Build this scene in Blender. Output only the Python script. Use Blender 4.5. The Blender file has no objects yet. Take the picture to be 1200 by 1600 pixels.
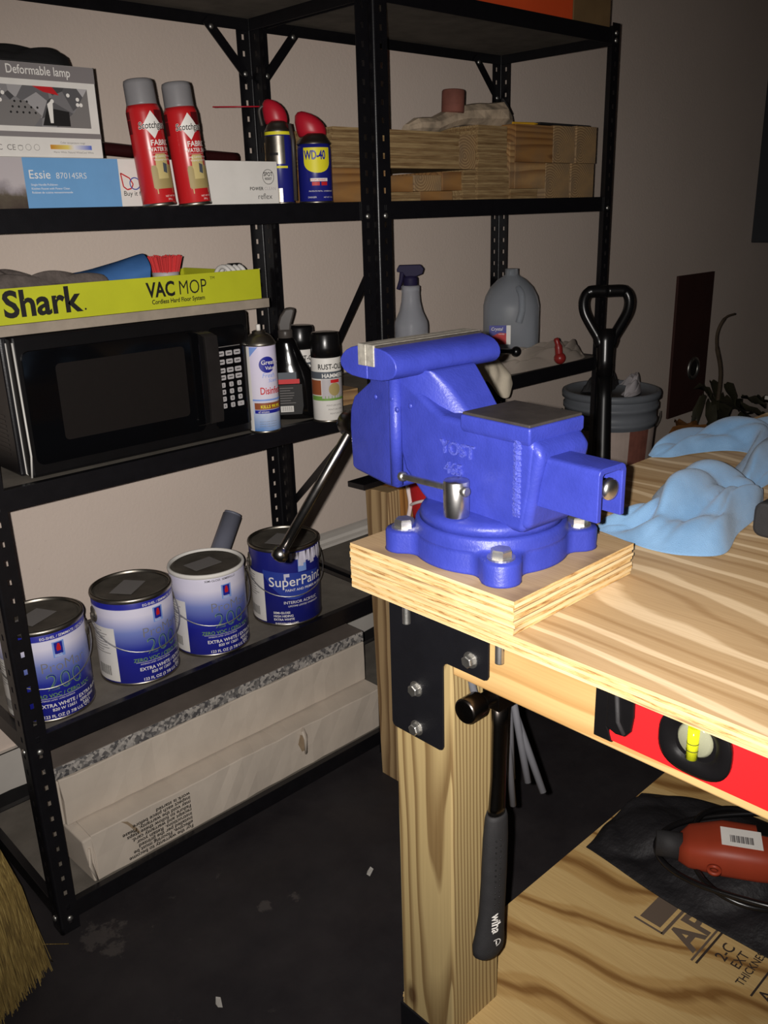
import bpy, bmesh, math, random
from mathutils import Matrix, Vector
random.seed(7)
PI = math.pi
rad = math.radians
C = bpy.context.scene.collection
S = bpy.context.scene

# ------------------------------------------------------------------ camera, world, light, exposure
EYE = Vector((0.0, 0.0, 1.355))
pitch, roll, yaw = rad(18.888), rad(-1.70989), rad(46.92886)
fw = Vector((math.cos(yaw)*math.cos(pitch), math.sin(yaw)*math.cos(pitch), -math.sin(pitch)))
rt = Vector((math.sin(yaw), -math.cos(yaw), 0)); up = rt.cross(fw)
r2 = rt*math.cos(roll)+up*math.sin(roll); u2 = -rt*math.sin(roll)+up*math.cos(roll)
cam = bpy.data.cameras.new('camera'); camo = bpy.data.objects.new('camera', cam); C.objects.link(camo)
camo.matrix_world = Matrix(((r2.x, u2.x, -fw.x, EYE.x), (r2.y, u2.y, -fw.y, EYE.y), (r2.z, u2.z, -fw.z, EYE.z), (0, 0, 0, 1)))
cam.sensor_fit = 'VERTICAL'; cam.sensor_height = 36; cam.lens = 1374.64/1600*36; cam.clip_start = 0.01
S.camera = camo

w = bpy.data.worlds.new('night'); S.world = w; w.use_nodes = True
w.node_tree.nodes['Background'].inputs[0].default_value = (0.75, 0.85, 1.0, 1)
w.node_tree.nodes['Background'].inputs[1].default_value = 0.012

fl = bpy.data.lights.new('phone_flash', 'SPOT')          # the phone's own flash, beside the lens
fl.energy = 112; fl.color = (1.0, 0.95, 0.90); fl.shadow_soft_size = 0.004
fl.spot_size = rad(98); fl.spot_blend = 1.0
flo = bpy.data.objects.new('phone_flash', fl); C.objects.link(flo)
flo.matrix_world = Matrix.Translation(EYE - r2*0.020 + u2*0.004) @ camo.matrix_world.to_3x3().to_4x4()

S.view_settings.view_transform = 'Standard'; S.view_settings.look = 'None'
S.view_settings.gamma = 1; S.view_settings.exposure = 0.0; S.view_settings.use_curve_mapping = False

# ------------------------------------------------------------------ materials
def lin(c):
    return tuple(((x/255)/12.92 if x/255 <= .04045 else ((x/255+.055)/1.055)**2.4) for x in c)
M = {}
class NT:
    def __init__(s, name):
        s.m = bpy.data.materials.new(name); s.m.use_nodes = True; s.t = s.m.node_tree
        s.b = s.t.nodes['Principled BSDF']; M[name] = s.m
        s.tc = s.n('ShaderNodeTexCoord')
    def n(s, k, **kw):
        x = s.t.nodes.new(k)
        for a, v in kw.items(): setattr(x, a, v)
        return x
    def l(s, a, b): s.t.links.new(a, b)
    def set(s, inp, v):
        if hasattr(v, 'is_output') or hasattr(v, 'links'): s.l(v, inp)
        else: inp.default_value = v
    def math(s, op, a, b=0.0, c=0.0):
        x = s.n('ShaderNodeMath', operation=op)
        s.set(x.inputs[0], a); s.set(x.inputs[1], b); s.set(x.inputs[2], c); return x.outputs[0]
    def mapping(s, scale=(1, 1, 1), rot=(0, 0, 0), loc=(0, 0, 0)):
        x = s.n('ShaderNodeMapping'); s.l(s.tc.outputs['Object'], x.inputs[0])
        x.inputs['Scale'].default_value = scale; x.inputs['Rotation'].default_value = rot; x.inputs['Location'].default_value = loc
        return x.outputs[0]
    def noise(s, vec, scale=5, detail=3, rough=.55):
        x = s.n('ShaderNodeTexNoise'); s.l(vec, x.inputs['Vector'])
        x.inputs['Scale'].default_value = scale; x.inputs['Detail'].default_value = detail; x.inputs['Roughness'].default_value = rough
        return x.outputs[0]
    def ramp(s, fac, stops, interp='LINEAR'):
        x = s.n('ShaderNodeValToRGB'); x.color_ramp.interpolation = interp
        e = x.color_ramp.elements
        while len(e) < len(stops): e.new(.5)
        for el, (p, c) in zip(e, stops): el.position = p; el.color = tuple(c)+(1,)
        s.l(fac, x.inputs[0]); return x.outputs[0]
    def mix(s, fac, a, b, mode='MIX'):
        x = s.n('ShaderNodeMix', data_type='RGBA', blend_type=mode)
        s.set(x.inputs[0], fac)
        for i, v in ((6, a), (7, b)):
            if isinstance(v, tuple): x.inputs[i].default_value = v+(1,)
            else: s.l(v, x.inputs[i])
        return x.outputs[2]
    def sep(s, vec):
        x = s.n('ShaderNodeSeparateXYZ'); s.l(vec, x.inputs[0]); return x.outputs
    def bump(s, h, strength=.3, dist=.002):
        x = s.n('ShaderNodeBump'); x.inputs['Strength'].default_value = strength; x.inputs['Distance'].default_value = dist
        s.l(h, x.inputs['Height']); s.l(x.outputs[0], s.b.inputs['Normal'])
    def base(s, c, rough=.5, metal=0, spec=.5):
        if isinstance(c, tuple): s.b.inputs['Base Color'].default_value = c+(1,)
        else: s.l(c, s.b.inputs['Base Color'])
        s.set(s.b.inputs['Roughness'], rough); s.b.inputs['Metallic'].default_value = metal
        s.b.inputs['Specular IOR Level'].default_value = spec
        return s

def plain(name, rgb, rough=.5, metal=0, var=.0, vs=25, bump=0, bs=300, spec=.4, dust=0):
    t = NT(name); c = lin(rgb); v = t.mapping()
    col = c
    if var:
        nz = t.noise(v, vs, 4)
        col = t.ramp(nz, [(.3, tuple(x*(1-var) for x in c)), (.7, tuple(min(1, x*(1+var)) for x in c))])
    if dust:
        nz = t.noise(t.mapping(loc=(3, 1, 2)), 9, 5, .7)
        f = t.ramp(nz, [(.42, (0, 0, 0)), (.75, (dust, dust, dust))])
        col = t.mix(f, col, (.35, .31, .27))
    t.base(col, rough, metal, spec)
    if bump: t.bump(t.noise(v, bs, 2), bump)
    return t.m

plain('black_steel', (18, 17, 20), .33, 0, .15, 40, .08, 500, .45)
plain('plate_steel', (17, 17, 21), .48, 0, .1, 40, .1, 700, .3)
plain('deck', (112, 106, 98), .85, 0, .22, 14, .2, 300, .15)
plain('under', (105, 95, 88), .85, 0, .2, 10)
plain('zinc', (205, 203, 198), .42, 1, .15, 60, .05, 400)
plain('chrome', (214, 212, 210), .30, 1, .12, 90)
plain('rod_chrome', (150, 146, 143), .24, 1, .25, 60)
plain('silver', (206, 203, 198), .4, 0)
plain('dark_chrome', (98, 92, 88), .27, 1, .1, 60)
plain('steel', (176, 174, 168), .42, 1, .3, 45, .1, 300)
plain('jaw_steel', (176, 171, 160), .5, .55, .25, 120, .15, 500)
plain('tin', (150, 144, 134), .38, 1, .35, 12, .05, 150)
plain('tin_dirty', (112, 106, 97), .55, .7, .35, 16, .1, 120)
plain('anvil_black', (62, 57, 54), .6, .3, .3, 25, .1, 400, .3)
plain('white', (222, 218, 212), .55, 0, .04)
plain('white_print', (232, 228, 222), .5)
plain('offwhite_box', (196, 184, 170), .8, 0, .1, 7, .12, 90, .15)
plain('box_tear', (150, 130, 105), .9, 0, .2, 40)
plain('black_print', (22, 20, 20), .6)
plain('grey_print', (120, 116, 114), .6)
plain('red_print', (190, 30, 35), .5)
plain('blue_print', (40, 60, 150), .5)
plain('green_print', (110, 150, 70), .5)
plain('yellow_print', (225, 215, 40), .5)
plain('gold_print', (200, 165, 70), .5)
plain('navy', (30, 34, 120), .3, 0, .04, 10, 0, 0, .5)
plain('label_navy', (34, 38, 142), .4)
plain('lime', (184, 188, 40), .55, 0, .08, 8, .05, 200, .25)
plain('blue_panel', (108, 158, 205), .5, 0, .03)
plain('box_grey', (128, 122, 122), .55)
plain('red_can', (186, 32, 36), .3, 0, .04, 8, 0, 0, .5)
plain('dark_red', (52, 18, 19), .4)
plain('black_glossy', (10, 9, 10), .13, 0, 0, 25, 0, 0, .5)
plain('maroon_bulb', (130, 34, 32), .35)
plain('maroon', (92, 16, 22), .4)
plain('grey_cap', (128, 126, 128), .4, 0, .05, 30)
plain('black_plastic', (16, 15, 16), .28, 0, .1, 40, .03, 300, .5)
plain('handle_black', (58, 54, 53), .3, .6, .1, 30)
plain('black_rubber', (38, 37, 38), .7, 0, .12, 60, .15, 500, .3)
plain('black_gloss', (8, 8, 10), .08, 0, 0, 25, 0, 0, .5)
plain('window_mesh', (27, 24, 23), .3, 0, .06, 200)
plain('button_grey', (170, 166, 166), .5)
plain('red_cap', (176, 26, 44), .4)
plain('beige_print', (196, 178, 120), .55)
plain('beige_dark', (160, 142, 92), .55)
plain('slate_print', (78, 84, 92), .55)
plain('brown_print', (140, 76, 44), .5)
plain('sky_print', (120, 150, 215), .5)
plain('lilac', (214, 208, 226), .35, 0, .03)
plain('cream_cloth', (226, 214, 192), .9, 0, .06, 20, .3, 120, .1)
plain('grey_rag', (92, 84, 80), .95, 0, .25, 50, .6, 200, .05)
plain('glove_blue', (62, 104, 160), .6, 0, .1, 20, .1, 80, .2)
plain('red_bristle', (205, 60, 60), .6)
plain('pale_grey', (176, 170, 172), .5)
plain('purple_black', (36, 31, 62), .6, 0, 0, 25, 0, 0, .2)
plain('bucket_grey', (108, 112, 118), .5, 0, .1, 10, .03, 100)
plain('bucket_label', (176, 158, 148), .6, 0, .12, 9)
plain('dark_shaft', (13, 13, 14), .38)
plain('panel_brown', (60, 32, 27), .7, 0, .15, 6)
plain('dark_box', (52, 54, 58), .7, 0, .1, 6)
plain('leaf_dark', (46, 44, 28), .7, 0, .3, 20)
plain('leaf_brown', (112, 72, 30), .8, 0, .35, 20)
plain('stem_brown', (70, 58, 44), .8, 0, .3, 30)
plain('terracotta', (120, 70, 48), .8, 0, .1, 20)
plain('fabric_red', (178, 34, 38), .8, 0, .1, 15, .3, 150, .15)
plain('piping', (222, 206, 204), .8)
plain('orange_tool', (140, 52, 30), .5, 0, .1, 15)
plain('orange_box', (226, 82, 34), .7, 0, .05, 8)
plain('cardboard', (122, 96, 62), .85, 0, .1, 14)
plain('level_red', (226, 32, 36), .42, 0, .04, 9, .03, 250, .4)
plain('brick_brown', (120, 72, 60), .8, 0, .2, 30)
plain('dusty_roll', (168, 150, 128), .9, 0, .5, 26, .3, 60)
plain('grey_tube', (110, 112, 126), .45, 0, .1, 12)
plain('rod_grey', (92, 92, 97), .7, 0, .06, 20)
plain('trim_white', (206, 200, 192), .6, 0, .06, 9)
plain('pencil', (222, 168, 40), .5)
plain('wood_board', (150, 138, 124), .8, 0, .15, 25)
plain('bare_paint', (200, 196, 212), .5, 0, .1, 40)
plain('stamp_ink', (92, 78, 66), .9)
plain('stamp_ink_dark', (48, 38, 32), .9)
plain('scrap', (180, 176, 170), .9)
plain('gap_black', (24, 22, 22), .9, 0, .2, 30)

t = NT('vise_blue'); v = t.mapping()
t.base(t.ramp(t.noise(v, 40, 3), [(.3, lin((45, 54, 140))), (.7, lin((51, 60, 152)))]), .43, 0, .4)
t.bump(t.noise(v, 330, 2), .3, .0012)

t = NT('vise_blue_worn_glint'); v = t.mapping()  # lighter speckled blue: worn rib, and highlights painted into the lettering
t.base(t.ramp(t.noise(v, 700, 2), [(.4, lin((52, 61, 152))), (.7, lin((88, 95, 174)))]), .45, 0, .5)

t = NT('wall'); v = t.mapping()
col = t.ramp(t.noise(v, 1.6, 4), [(.3, lin((222, 205, 192))), (.7, lin((230, 213, 200)))])
scuff = t.ramp(t.noise(t.mapping(loc=(5, 2, 1)), 11, 4, .7), [(.70, (0, 0, 0)), (.8, (.25, .25, .25))])
t.base(t.mix(scuff, col, lin((150, 134, 122))), .85, 0, .2); t.bump(t.noise(v, 140, 3), .22, .003)

t = NT('floor'); v = t.mapping()
a = t.ramp(t.noise(v, 5, 6, .65), [(.3, lin((32, 29, 32))), (.72, lin((48, 44, 45)))])
sp = t.ramp(t.noise(t.mapping(loc=(2, 7, 0)), 16, 6, .75), [(.62, (0, 0, 0)), (.74, (.5, .5, .5))])
sp2 = t.ramp(t.noise(v, 2.2, 3), [(.5, (0, 0, 0)), (.7, (1, 1, 1))])
def spot(x, y, r):
    o = t.sep(v); nz = t.noise(t.mapping(loc=(x, y, 3)), 30, 5, .7)
    q = t.math('SQRT', t.math('ADD', t.math('POWER', t.math('SUBTRACT', o[0], x), 2), t.math('POWER', t.math('SUBTRACT', o[1], y), 2)))
    return t.ramp(t.math('ADD', t.math('DIVIDE', q, r), t.math('MULTIPLY', t.math('SUBTRACT', nz, .5), 3.2)), [(.45, (.3,)*3), (.75, (0,)*3)])
for q in ((.521, 1.425, .05), (.524, 1.365, .03), (.80, 1.25, .02), (.86, 1.23, .016), (.97, 1.56, .02)): a = t.mix(spot(*q), a, lin((104, 97, 92)))
t.base(t.mix(t.math('MULTIPLY', sp, sp2), a, lin((120, 114, 108))), t.ramp(t.noise(v, 8, 4), [(.3, (.45,)*3), (.7, (.75,)*3)]), 0, .35)
t.bump(t.noise(v, 60, 4), .15, .003)

t = NT('speckle'); v = t.mapping()
vo = t.n('ShaderNodeTexVoronoi'); t.l(v, vo.inputs['Vector']); vo.inputs['Scale'].default_value = 150
cc = t.sep(vo.outputs['Color'])
t.base(t.ramp(cc[0], [(.0, lin((70, 68, 70))), (.35, lin((105, 102, 100))), (.6, lin((150, 145, 140))), (1, lin((176, 170, 163)))]), .9)

def wood(name, light, dark, axis=2, freq=150, tilt=.02, pith=(.13, .05), rough=.7, wob=.012, sharp=.35, off=(0, 0, 0), grey=0, knot=None):
    """solid sawn timber: growth rings about a slightly tilted pith line running along `axis`"""
    t = NT(name); v = t.mapping(loc=off); o = t.sep(v)
    ax = [o[0], o[1], o[2]]; L = ax.pop(axis)
    sc = [1, 1, 1]; sc[axis] = .22
    nz = t.noise(t.mapping(scale=tuple(sc), loc=off), 9, 2)
    d = t.math('MULTIPLY', t.math('SUBTRACT', nz, .5), wob*2)
    p = t.math('ADD', t.math('SUBTRACT', ax[0], pith[0]), t.math('ADD', d, t.math('MULTIPLY', L, tilt)))
    q = t.math('ADD', t.math('SUBTRACT', ax[1], pith[1]), t.math('MULTIPLY', L, tilt*.6))
    r = t.math('SQRT', t.math('ADD', t.math('MULTIPLY', p, p), t.math('MULTIPLY', q, q)))
    f = t.math('FRACT', t.math('MULTIPLY', t.math('ADD', r, t.math('MULTIPLY', d, .25)), freq))
    l_, d_ = lin(light), lin(dark)
    ring = t.ramp(f, [(0, l_), (sharp, l_), (.82, d_), (.93, d_), (1, l_)])
    sc2 = [260, 260, 260]; sc2[axis] = 7
    st = t.noise(t.mapping(scale=tuple(sc2)), 1, 2)
    c = t.mix(.22, ring, t.ramp(st, [(.3, tuple(x*.6 for x in l_)), (.7, l_)]), 'MIX')
    if grey:
        g = t.ramp(t.noise(t.mapping(loc=(1, 3, 2)), 14, 4), [(.4, (0,)*3), (.65, (grey,)*3)])
        c = t.mix(g, c, lin((120, 104, 86)))
    if knot:
        o2 = t.sep(t.mapping(loc=tuple(-x for x in knot), scale=(1, 1, .45)))
        q = t.math('SQRT', t.math('ADD', t.math('MULTIPLY', o2[1], o2[1]), t.math('MULTIPLY', o2[2], o2[2])))
        k1 = t.ramp(t.math('MULTIPLY', q, 60), [(.28, (1,)*3), (.5, (.45,)*3), (.8, (0,)*3)])
        c = t.mix(t.math('MULTIPLY', k1, .85), c, lin((70, 44, 22)))
    t.base(c, rough, 0, .25); t.bump(st, .12, .001)
    return t.m
wood('post_wood', (170, 148, 103), (108, 82, 48), 2, 165, .022, (.12, .035), wob=.011, sharp=.45, knot=(0, .078, .1395))
wood('stand_wood', (176, 148, 108), (104, 76, 48), 2, 120, .01, (.2, .1))
wood('stand_wood_b', (170, 120, 66), (112, 70, 34), 2, 60, .06, (.05, .02))
wood('pine', (204, 168, 112), (176, 134, 80), 1, 130, .012, (.12, .05), wob=.01)
wood('offcut_wood', (186, 146, 96), (128, 88, 50), 0, 90, .03, (.05, .02), grey=.5)
wood('offcut_orange', (160, 116, 66), (112, 72, 36), 0, 80, .05, (.03, .02), grey=.3)
wood('end_grain', (178, 146, 104), (118, 88, 58), 1, 150, .02, (.02, .03), grey=.5)

def plyface(name, light, mid, dark, freq=8.5, rot=0, off=(0, 0, 0), amp=.55, rough=.6, sharp=(.28, .42)):
    """rotary-cut veneer: wide wandering bands running along Y"""
    t = NT(name)
    n1 = t.noise(t.mapping(scale=(2.2, .75, 1), rot=(0, 0, rot), loc=off), 2.4, 2, .5)
    n2 = t.noise(t.mapping(scale=(9, 1.6, 1), rot=(0, 0, rot), loc=off), 2.2, 3, .6)
    o = t.sep(t.mapping(rot=(0, 0, rot), loc=off))
    s_ = t.math('ADD', t.math('MULTIPLY', o[0], freq), t.math('ADD', t.math('MULTIPLY', n1, amp*4), t.math('MULTIPLY', n2, .35)))
    f = t.math('PINGPONG', s_, .5)
    f = t.math('MULTIPLY', f, 2)
    band = t.ramp(f, [(0, lin(light)), (sharp[0], lin(light)), (sharp[1], lin(mid)), (.78, lin(mid)), (.95, lin(dark)), (1, lin(dark))])
    st = t.noise(t.mapping(scale=(420, 9, 420), rot=(0, 0, rot)), 1, 3)
    c = t.mix(.5, band, t.ramp(st, [(.3, (.68, .62, .55)), (.7, (1, 1, 1))]), 'MULTIPLY')
    t.base(c, rough, 0, .3); t.bump(st, .1, .0008)
    return t.m
plyface('bench_face', (224, 198, 160), (188, 158, 118), (168, 136, 96), 17, 0, (.2, .1, 0), .75, sharp=(.16, .26))
plyface('shelf_face', (196, 166, 112), (180, 146, 92), (132, 96, 52), 12, -.22, (.9, .35, 0), .8, sharp=(.5, .62))
plyface('block_face', (184, 158, 124), (170, 144, 110), (144, 120, 92), 6, 1.57, (1.4, .8, 0), .5)

def plyedge(name, a, b, along):
    t = NT(name)
    sc = [220, 220, 220]; sc[along] = 12
    st = t.noise(t.mapping(scale=tuple(sc)), 1, 4, .65)
    dk = t.ramp(t.noise(t.mapping(scale=tuple(x*.5 for x in sc), loc=(4, 4, 4)), 1, 3), [(.62, (0,)*3), (.72, (.8,)*3)])
    c = t.ramp(st, [(.3, lin(b)), (.65, lin(a))])
    t.base(t.mix(dk, c, lin((110, 76, 42))), .75, 0, .2); t.bump(st, .35, .0012)
    return t.m
plyedge('ply_long', (218, 194, 148), (192, 160, 110), 1)
plyedge('ply_longx', (222, 200, 158), (198, 168, 120), 0)
t = NT('ply_end')
mp = t.mapping(scale=(34, 34, 430), rot=(.22, .22, 0)); st = t.noise(mp, 1, 4, .7)
t.base(t.ramp(st, [(.34, lin((128, 90, 52))), (.46, lin((190, 152, 98))), (.62, lin((216, 186, 132)))]), .8, 0, .2); t.bump(st, .5, .0015)
plyedge('ply_old', (172, 146, 104), (122, 94, 62), 0)
plyedge('ply_old_b', (150, 122, 84), (104, 78, 50), 0)

def cloth_mat(name, c1, c2):
    t = NT(name); v = t.mapping()
    t.base(t.ramp(t.noise(v, 25, 5), [(.3, lin(c1)), (.7, lin(c2))]), .95, 0, .05)
    t.bump(t.noise(v, 900, 2), .8, .001); t.b.inputs['Sheen Weight'].default_value = .25
cloth_mat('microfibre', (98, 132, 166), (114, 148, 182))

t = NT('bag_black'); v = t.mapping()
t.base(t.ramp(t.noise(v, 12, 4), [(.3, lin((20, 19, 21))), (.7, lin((34, 32, 34)))]), .62, 0, .25)
t.bump(t.noise(v, 35, 4, .6), .6, .008)

t = NT('broom_straw')
st = t.noise(t.mapping(scale=(1, 1, .08)), 260, 3)
t.base(t.ramp(st, [(.3, lin((84, 66, 32))), (.55, lin((132, 110, 58))), (.75, lin((168, 146, 88)))]), .7)

def can_grad(name, top_band):
    t = NT(name); z = t.sep(t.mapping())[2]
    f = t.math('MULTIPLY', z, 1/.19)
    dn, wh = lin((36, 40, 150)), lin((214, 210, 228))
    st = [(0, dn), (.34, dn), (.42, lin((46, 56, 160))), (.62, lin((120, 134, 196))), (.80, wh), (.885, wh)]
    st += [(.89, dn if top_band else wh), (1, dn if top_band else wh)]
    t.base(t.ramp(f, st), .35, 0, .5)
can_grad('can_label', True); can_grad('can_label_pale', False)

t = NT('disinfect_label'); o = t.sep(t.mapping()); f = t.math('MULTIPLY', o[2], 1/.18)
nz = t.noise(t.mapping(), 25, 3)
f2 = t.math('ADD', f, t.math('MULTIPLY', t.math('SUBTRACT', nz, .5), .25))
t.base(t.ramp(f2, [(0, lin((70, 130, 200))), (.22, lin((200, 212, 236))), (.4, lin((224, 218, 232))), (1, lin((214, 206, 232)))]), .32)

t = NT('temperature_bar'); o = t.sep(t.mapping())
t.base(t.ramp(t.math('MULTIPLY', o[0], 1/.075), [(0, lin((196, 130, 30))), (.4, lin((225, 205, 110))), (.55, lin((225, 222, 225))), (1, lin((30, 80, 190)))]), .5)

t = NT('photo_print'); v = t.mapping()
vo = t.n('ShaderNodeTexVoronoi'); t.l(v, vo.inputs['Vector']); vo.inputs['Scale'].default_value = 38
cc = t.sep(vo.outputs['Color'])
t.base(t.ramp(cc[0], [(0, lin((40, 40, 40))), (.4, lin((96, 94, 96))), (.75, lin((130, 127, 128))), (1, lin((196, 192, 192)))]), .5)

t = NT('room_print'); o = t.sep(t.mapping())
nz = t.noise(t.mapping(), 30, 4)
f = t.math('ADD', t.math('MULTIPLY', o[2], 13), t.math('MULTIPLY', nz, .8))
t.base(t.ramp(f, [(.3, lin((60, 46, 40))), (.62, lin((86, 76, 62))), (.8, lin((150, 142, 146))), (1, lin((182, 174, 176)))]), .5)

def glassy(name, rgb, rough, trans, ior=1.45, alpha=1):
    t = NT(name); t.base(lin(rgb), rough, 0, .5)
    t.b.inputs['Transmission Weight'].default_value = trans; t.b.inputs['IOR'].default_value = ior
    return t.m
glassy('milky_plastic', (188, 190, 198), .35, .55, 1.2)
glassy('clear_plastic', (200, 206, 214), .3, .72, 1.15)
glassy('vial_clear', (225, 226, 190), .08, .7, 1.4)
glassy('vial_liquid', (220, 225, 40), .1, .35, 1.33)
glassy('bag_clear', (196, 184, 172), .45, .45, 1.1)
glassy('smoke_plastic', (84, 78, 74), .35, .35, 1.3)

# ------------------------------------------------------------------ mesh builder
class G:
    def __init__(s): s.v = []; s.f = []; s.m = []; s.sm = []
    def add(s, V, F, mat=0, smooth=False, T=None):
        n = len(s.v)
        if T is not None: V = [T @ Vector(p) for p in V]
        s.v += [tuple(p) for p in V]
        for f in F: s.f.append(tuple(i+n for i in f)); s.m.append(mat); s.sm.append(smooth)
        return s
    def box(s, x0, x1, y0, y1, z0, z1, mat=0, T=None):
        V = [(x, y, z) for z in (z0, z1) for y in (y0, y1) for x in (x0, x1)]
        return s.add(V, [(0, 2, 3, 1), (4, 5, 7, 6), (0, 1, 5, 4), (2, 6, 7, 3), (0, 4, 6, 2), (1, 3, 7, 5)], mat, False, T)
    def loft(s, secs, mat=0, smooth=True, closed=True, cap=True, T=None, flatcap=True):
        n = len(secs[0]); V = [p for q in secs for p in q]; F = []
        for i in range(len(secs)-1):
            for j in range(n if closed else n-1):
                k = (j+1) % n; F.append((i*n+j, i*n+k, (i+1)*n+k, (i+1)*n+j))
        s.add(V, F, mat, smooth, T)
        if cap:
            s.add(secs[0], [tuple(range(n))[::-1]], mat, not flatcap, T); s.add(secs[-1], [tuple(range(n))], mat, not flatcap, T)
        return s
    def lathe(s, prof, seg=24, mat=0, smooth=True, cap=True, T=None, a0=0, a1=2*PI):
        full = abs(a1-a0-2*PI) < 1e-6
        A = [a0+(a1-a0)*i/(seg if full else seg-1) for i in range(seg)]
        return s.loft([[(r*math.cos(a), r*math.sin(a), z) for a in A] for r, z in prof], mat, smooth, full, cap and full, T)
    def tube(s, pts, r, seg=8, mat=0, smooth=True, T=None, cap=True, flat=1.0):
        P = [Vector(p) for p in pts]; R = r if isinstance(r, (list, tuple)) else [r]*len(P)
        secs = []; nrm = None
        for i, p in enumerate(P):
            d = (P[min(i+1, len(P)-1)]-P[max(i-1, 0)]).normalized()
            if nrm is None:
                nrm = d.orthogonal().normalized()
            else:
                nrm = (nrm - d*nrm.dot(d)).normalized()
            b = d.cross(nrm)
            secs.append([p+nrm*R[i]*math.cos(2*PI*k/seg)+b*R[i]*flat*math.sin(2*PI*k/seg) for k in range(seg)])
        return s.loft(secs, mat, smooth, True, cap, T)
    def sphere(s, c, r, seg=14, rings=9, mat=0, T=None, sc=(1, 1, 1)):
        secs = [[(c[0]+sc[0]*r*math.sin(PI*i/rings)*math.cos(2*PI*j/seg), c[1]+sc[1]*r*math.sin(PI*i/rings)*math.sin(2*PI*j/seg), c[2]-sc[2]*r*math.cos(PI*i/rings)) for j in range(seg)] for i in range(rings+1)]
        secs[0] = [(c[0], c[1], c[2]-sc[2]*r)]*seg; secs[-1] = [(c[0], c[1], c[2]+sc[2]*r)]*seg
        return s.loft(secs, mat, True, True, False, T)
    def prism(s, poly, fn0, fn1, mat=0, smooth=False, T=None):
        """poly of 2D points, fn maps (a,b)->3D at either end"""
        return s.loft([[fn0(*p) for p in poly], [fn1(*p) for p in poly]], mat, smooth, True, True, T)
    def text(s, body, size, fn, mat=0, align='LEFT', bold=0, shear=0, sx=1, sp=1, x=0, y=0):
        cu = bpy.data.curves.new('t', 'FONT'); cu.body = body; cu.size = size; cu.align_x = align
        cu.offset = bold*size; cu.shear = shear; cu.space_character = sp; cu.resolution_u = 3
        ob = bpy.data.objects.new('t', cu); me = bpy.data.meshes.new_from_object(ob)
        V = [fn(x+q.co.x*sx, y+q.co.y) for q in me.vertices]; F = [tuple(p.vertices) for p in me.polygons]
        s.add(V, F, mat); bpy.data.objects.remove(ob); bpy.data.curves.remove(cu); bpy.data.meshes.remove(me)
        return s
    def patch(s, fn, x0, x1, y0, y1, nx=1, ny=1, mat=0):
        V = [fn(x0+(x1-x0)*i/nx, y0+(y1-y0)*j/ny) for j in range(ny+1) for i in range(nx+1)]
        F = [(j*(nx+1)+i, j*(nx+1)+i+1, (j+1)*(nx+1)+i+1, (j+1)*(nx+1)+i) for j in range(ny) for i in range(nx)]
        return s.add(V, F, mat, True)
    def cpoly(s, pts, fn, mat=0, step=5, N=8):
        """convex-ish outline in (angle, height) filled as a fine fan so it hugs a cylinder"""
        P = []
        for a, b in zip(pts, pts[1:]+pts[:1]):
            k = max(1, int(math.ceil(abs(a[0]-b[0])/step)))
            P += [(a[0]+(b[0]-a[0])*i/k, a[1]+(b[1]-a[1])*i/k) for i in range(k)]
        m = (sum(p[0] for p in P)/len(P), sum(p[1] for p in P)/len(P)); V = []; n = len(P)
        for j in range(N+1): V += [fn(m[0]+(p[0]-m[0])*max(.001, j/N), m[1]+(p[1]-m[1])*max(.001, j/N)) for p in P]
        F = [(j*n+i, j*n+(i+1) % n, (j+1)*n+(i+1) % n, (j+1)*n+i) for j in range(N) for i in range(n)]
        return s.add(V, F, mat, True)
    def poly(s, pts, fn, mat=0):
        return s.add([fn(*p) for p in pts], [tuple(range(len(pts)))], mat)
    def build(s, name, mats, parent=None, bevel=0, seg=2, normals=True, subsurf=0, solid=0, kind=None, label=None):
        me = bpy.data.meshes.new(name); me.from_pydata(s.v, [], s.f)
        for m in (mats if isinstance(mats, (list, tuple)) else [mats]): me.materials.append(M[m])
        for p, m, sm in zip(me.polygons, s.m, s.sm): p.material_index = m; p.use_smooth = sm
        if normals:
            b = bmesh.new(); b.from_mesh(me); bmesh.ops.remove_doubles(b, verts=b.verts, dist=1e-6)
            bmesh.ops.recalc_face_normals(b, faces=b.faces); b.to_mesh(me); b.free()
        o = bpy.data.objects.new(name, me); C.objects.link(o)
        if parent: o.parent = parent
        if solid:
            q = o.modifiers.new('solid', 'SOLIDIFY'); q.thickness = solid; q.offset = 0
        if bevel:
            q = o.modifiers.new('bevel', 'BEVEL'); q.width = bevel; q.segments = seg; q.limit_method = 'ANGLE'; q.angle_limit = rad(32)
        if subsurf:
            q = o.modifiers.new('sub', 'SUBSURF'); q.levels = subsurf; q.render_levels = subsurf
        if kind: o['kind'] = kind
        if label: o['label'] = label
        return o

def thing(name, label, cat, loc=(0, 0, 0), rotz=0, group=None, rot=None):
    o = bpy.data.objects.new(name, None); C.objects.link(o); o.empty_display_size = .05
    o.location = loc; o.rotation_euler = rot if rot else (0, 0, rotz)
    return tag(o, label, cat, group)
def tag(o, label, cat, group=None):
    o['label'] = label; o['category'] = cat
    if group: o['group'] = group
    return o
def struct(o): o['kind'] = 'structure'; return o
def dup(root, loc=None, rotz=None, label=None):
    r = root.copy(); C.objects.link(r)
    if loc is not None: r.location = loc
    if rotz is not None: r.rotation_euler = (0, 0, rotz)
    if label: r['label'] = label
    for ch in list(root.children):
        c = ch.copy(); C.objects.link(c); c.parent = r
        for g in list(ch.children):
            d = g.copy(); C.objects.link(d); d.parent = c
    return r
def cyl(R, z0=0, a0=0, cx=0, cy=0):
    return lambda x, y: (cx+R*math.sin(a0+x/R), cy-R*math.cos(a0+x/R), z0+y)
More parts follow.
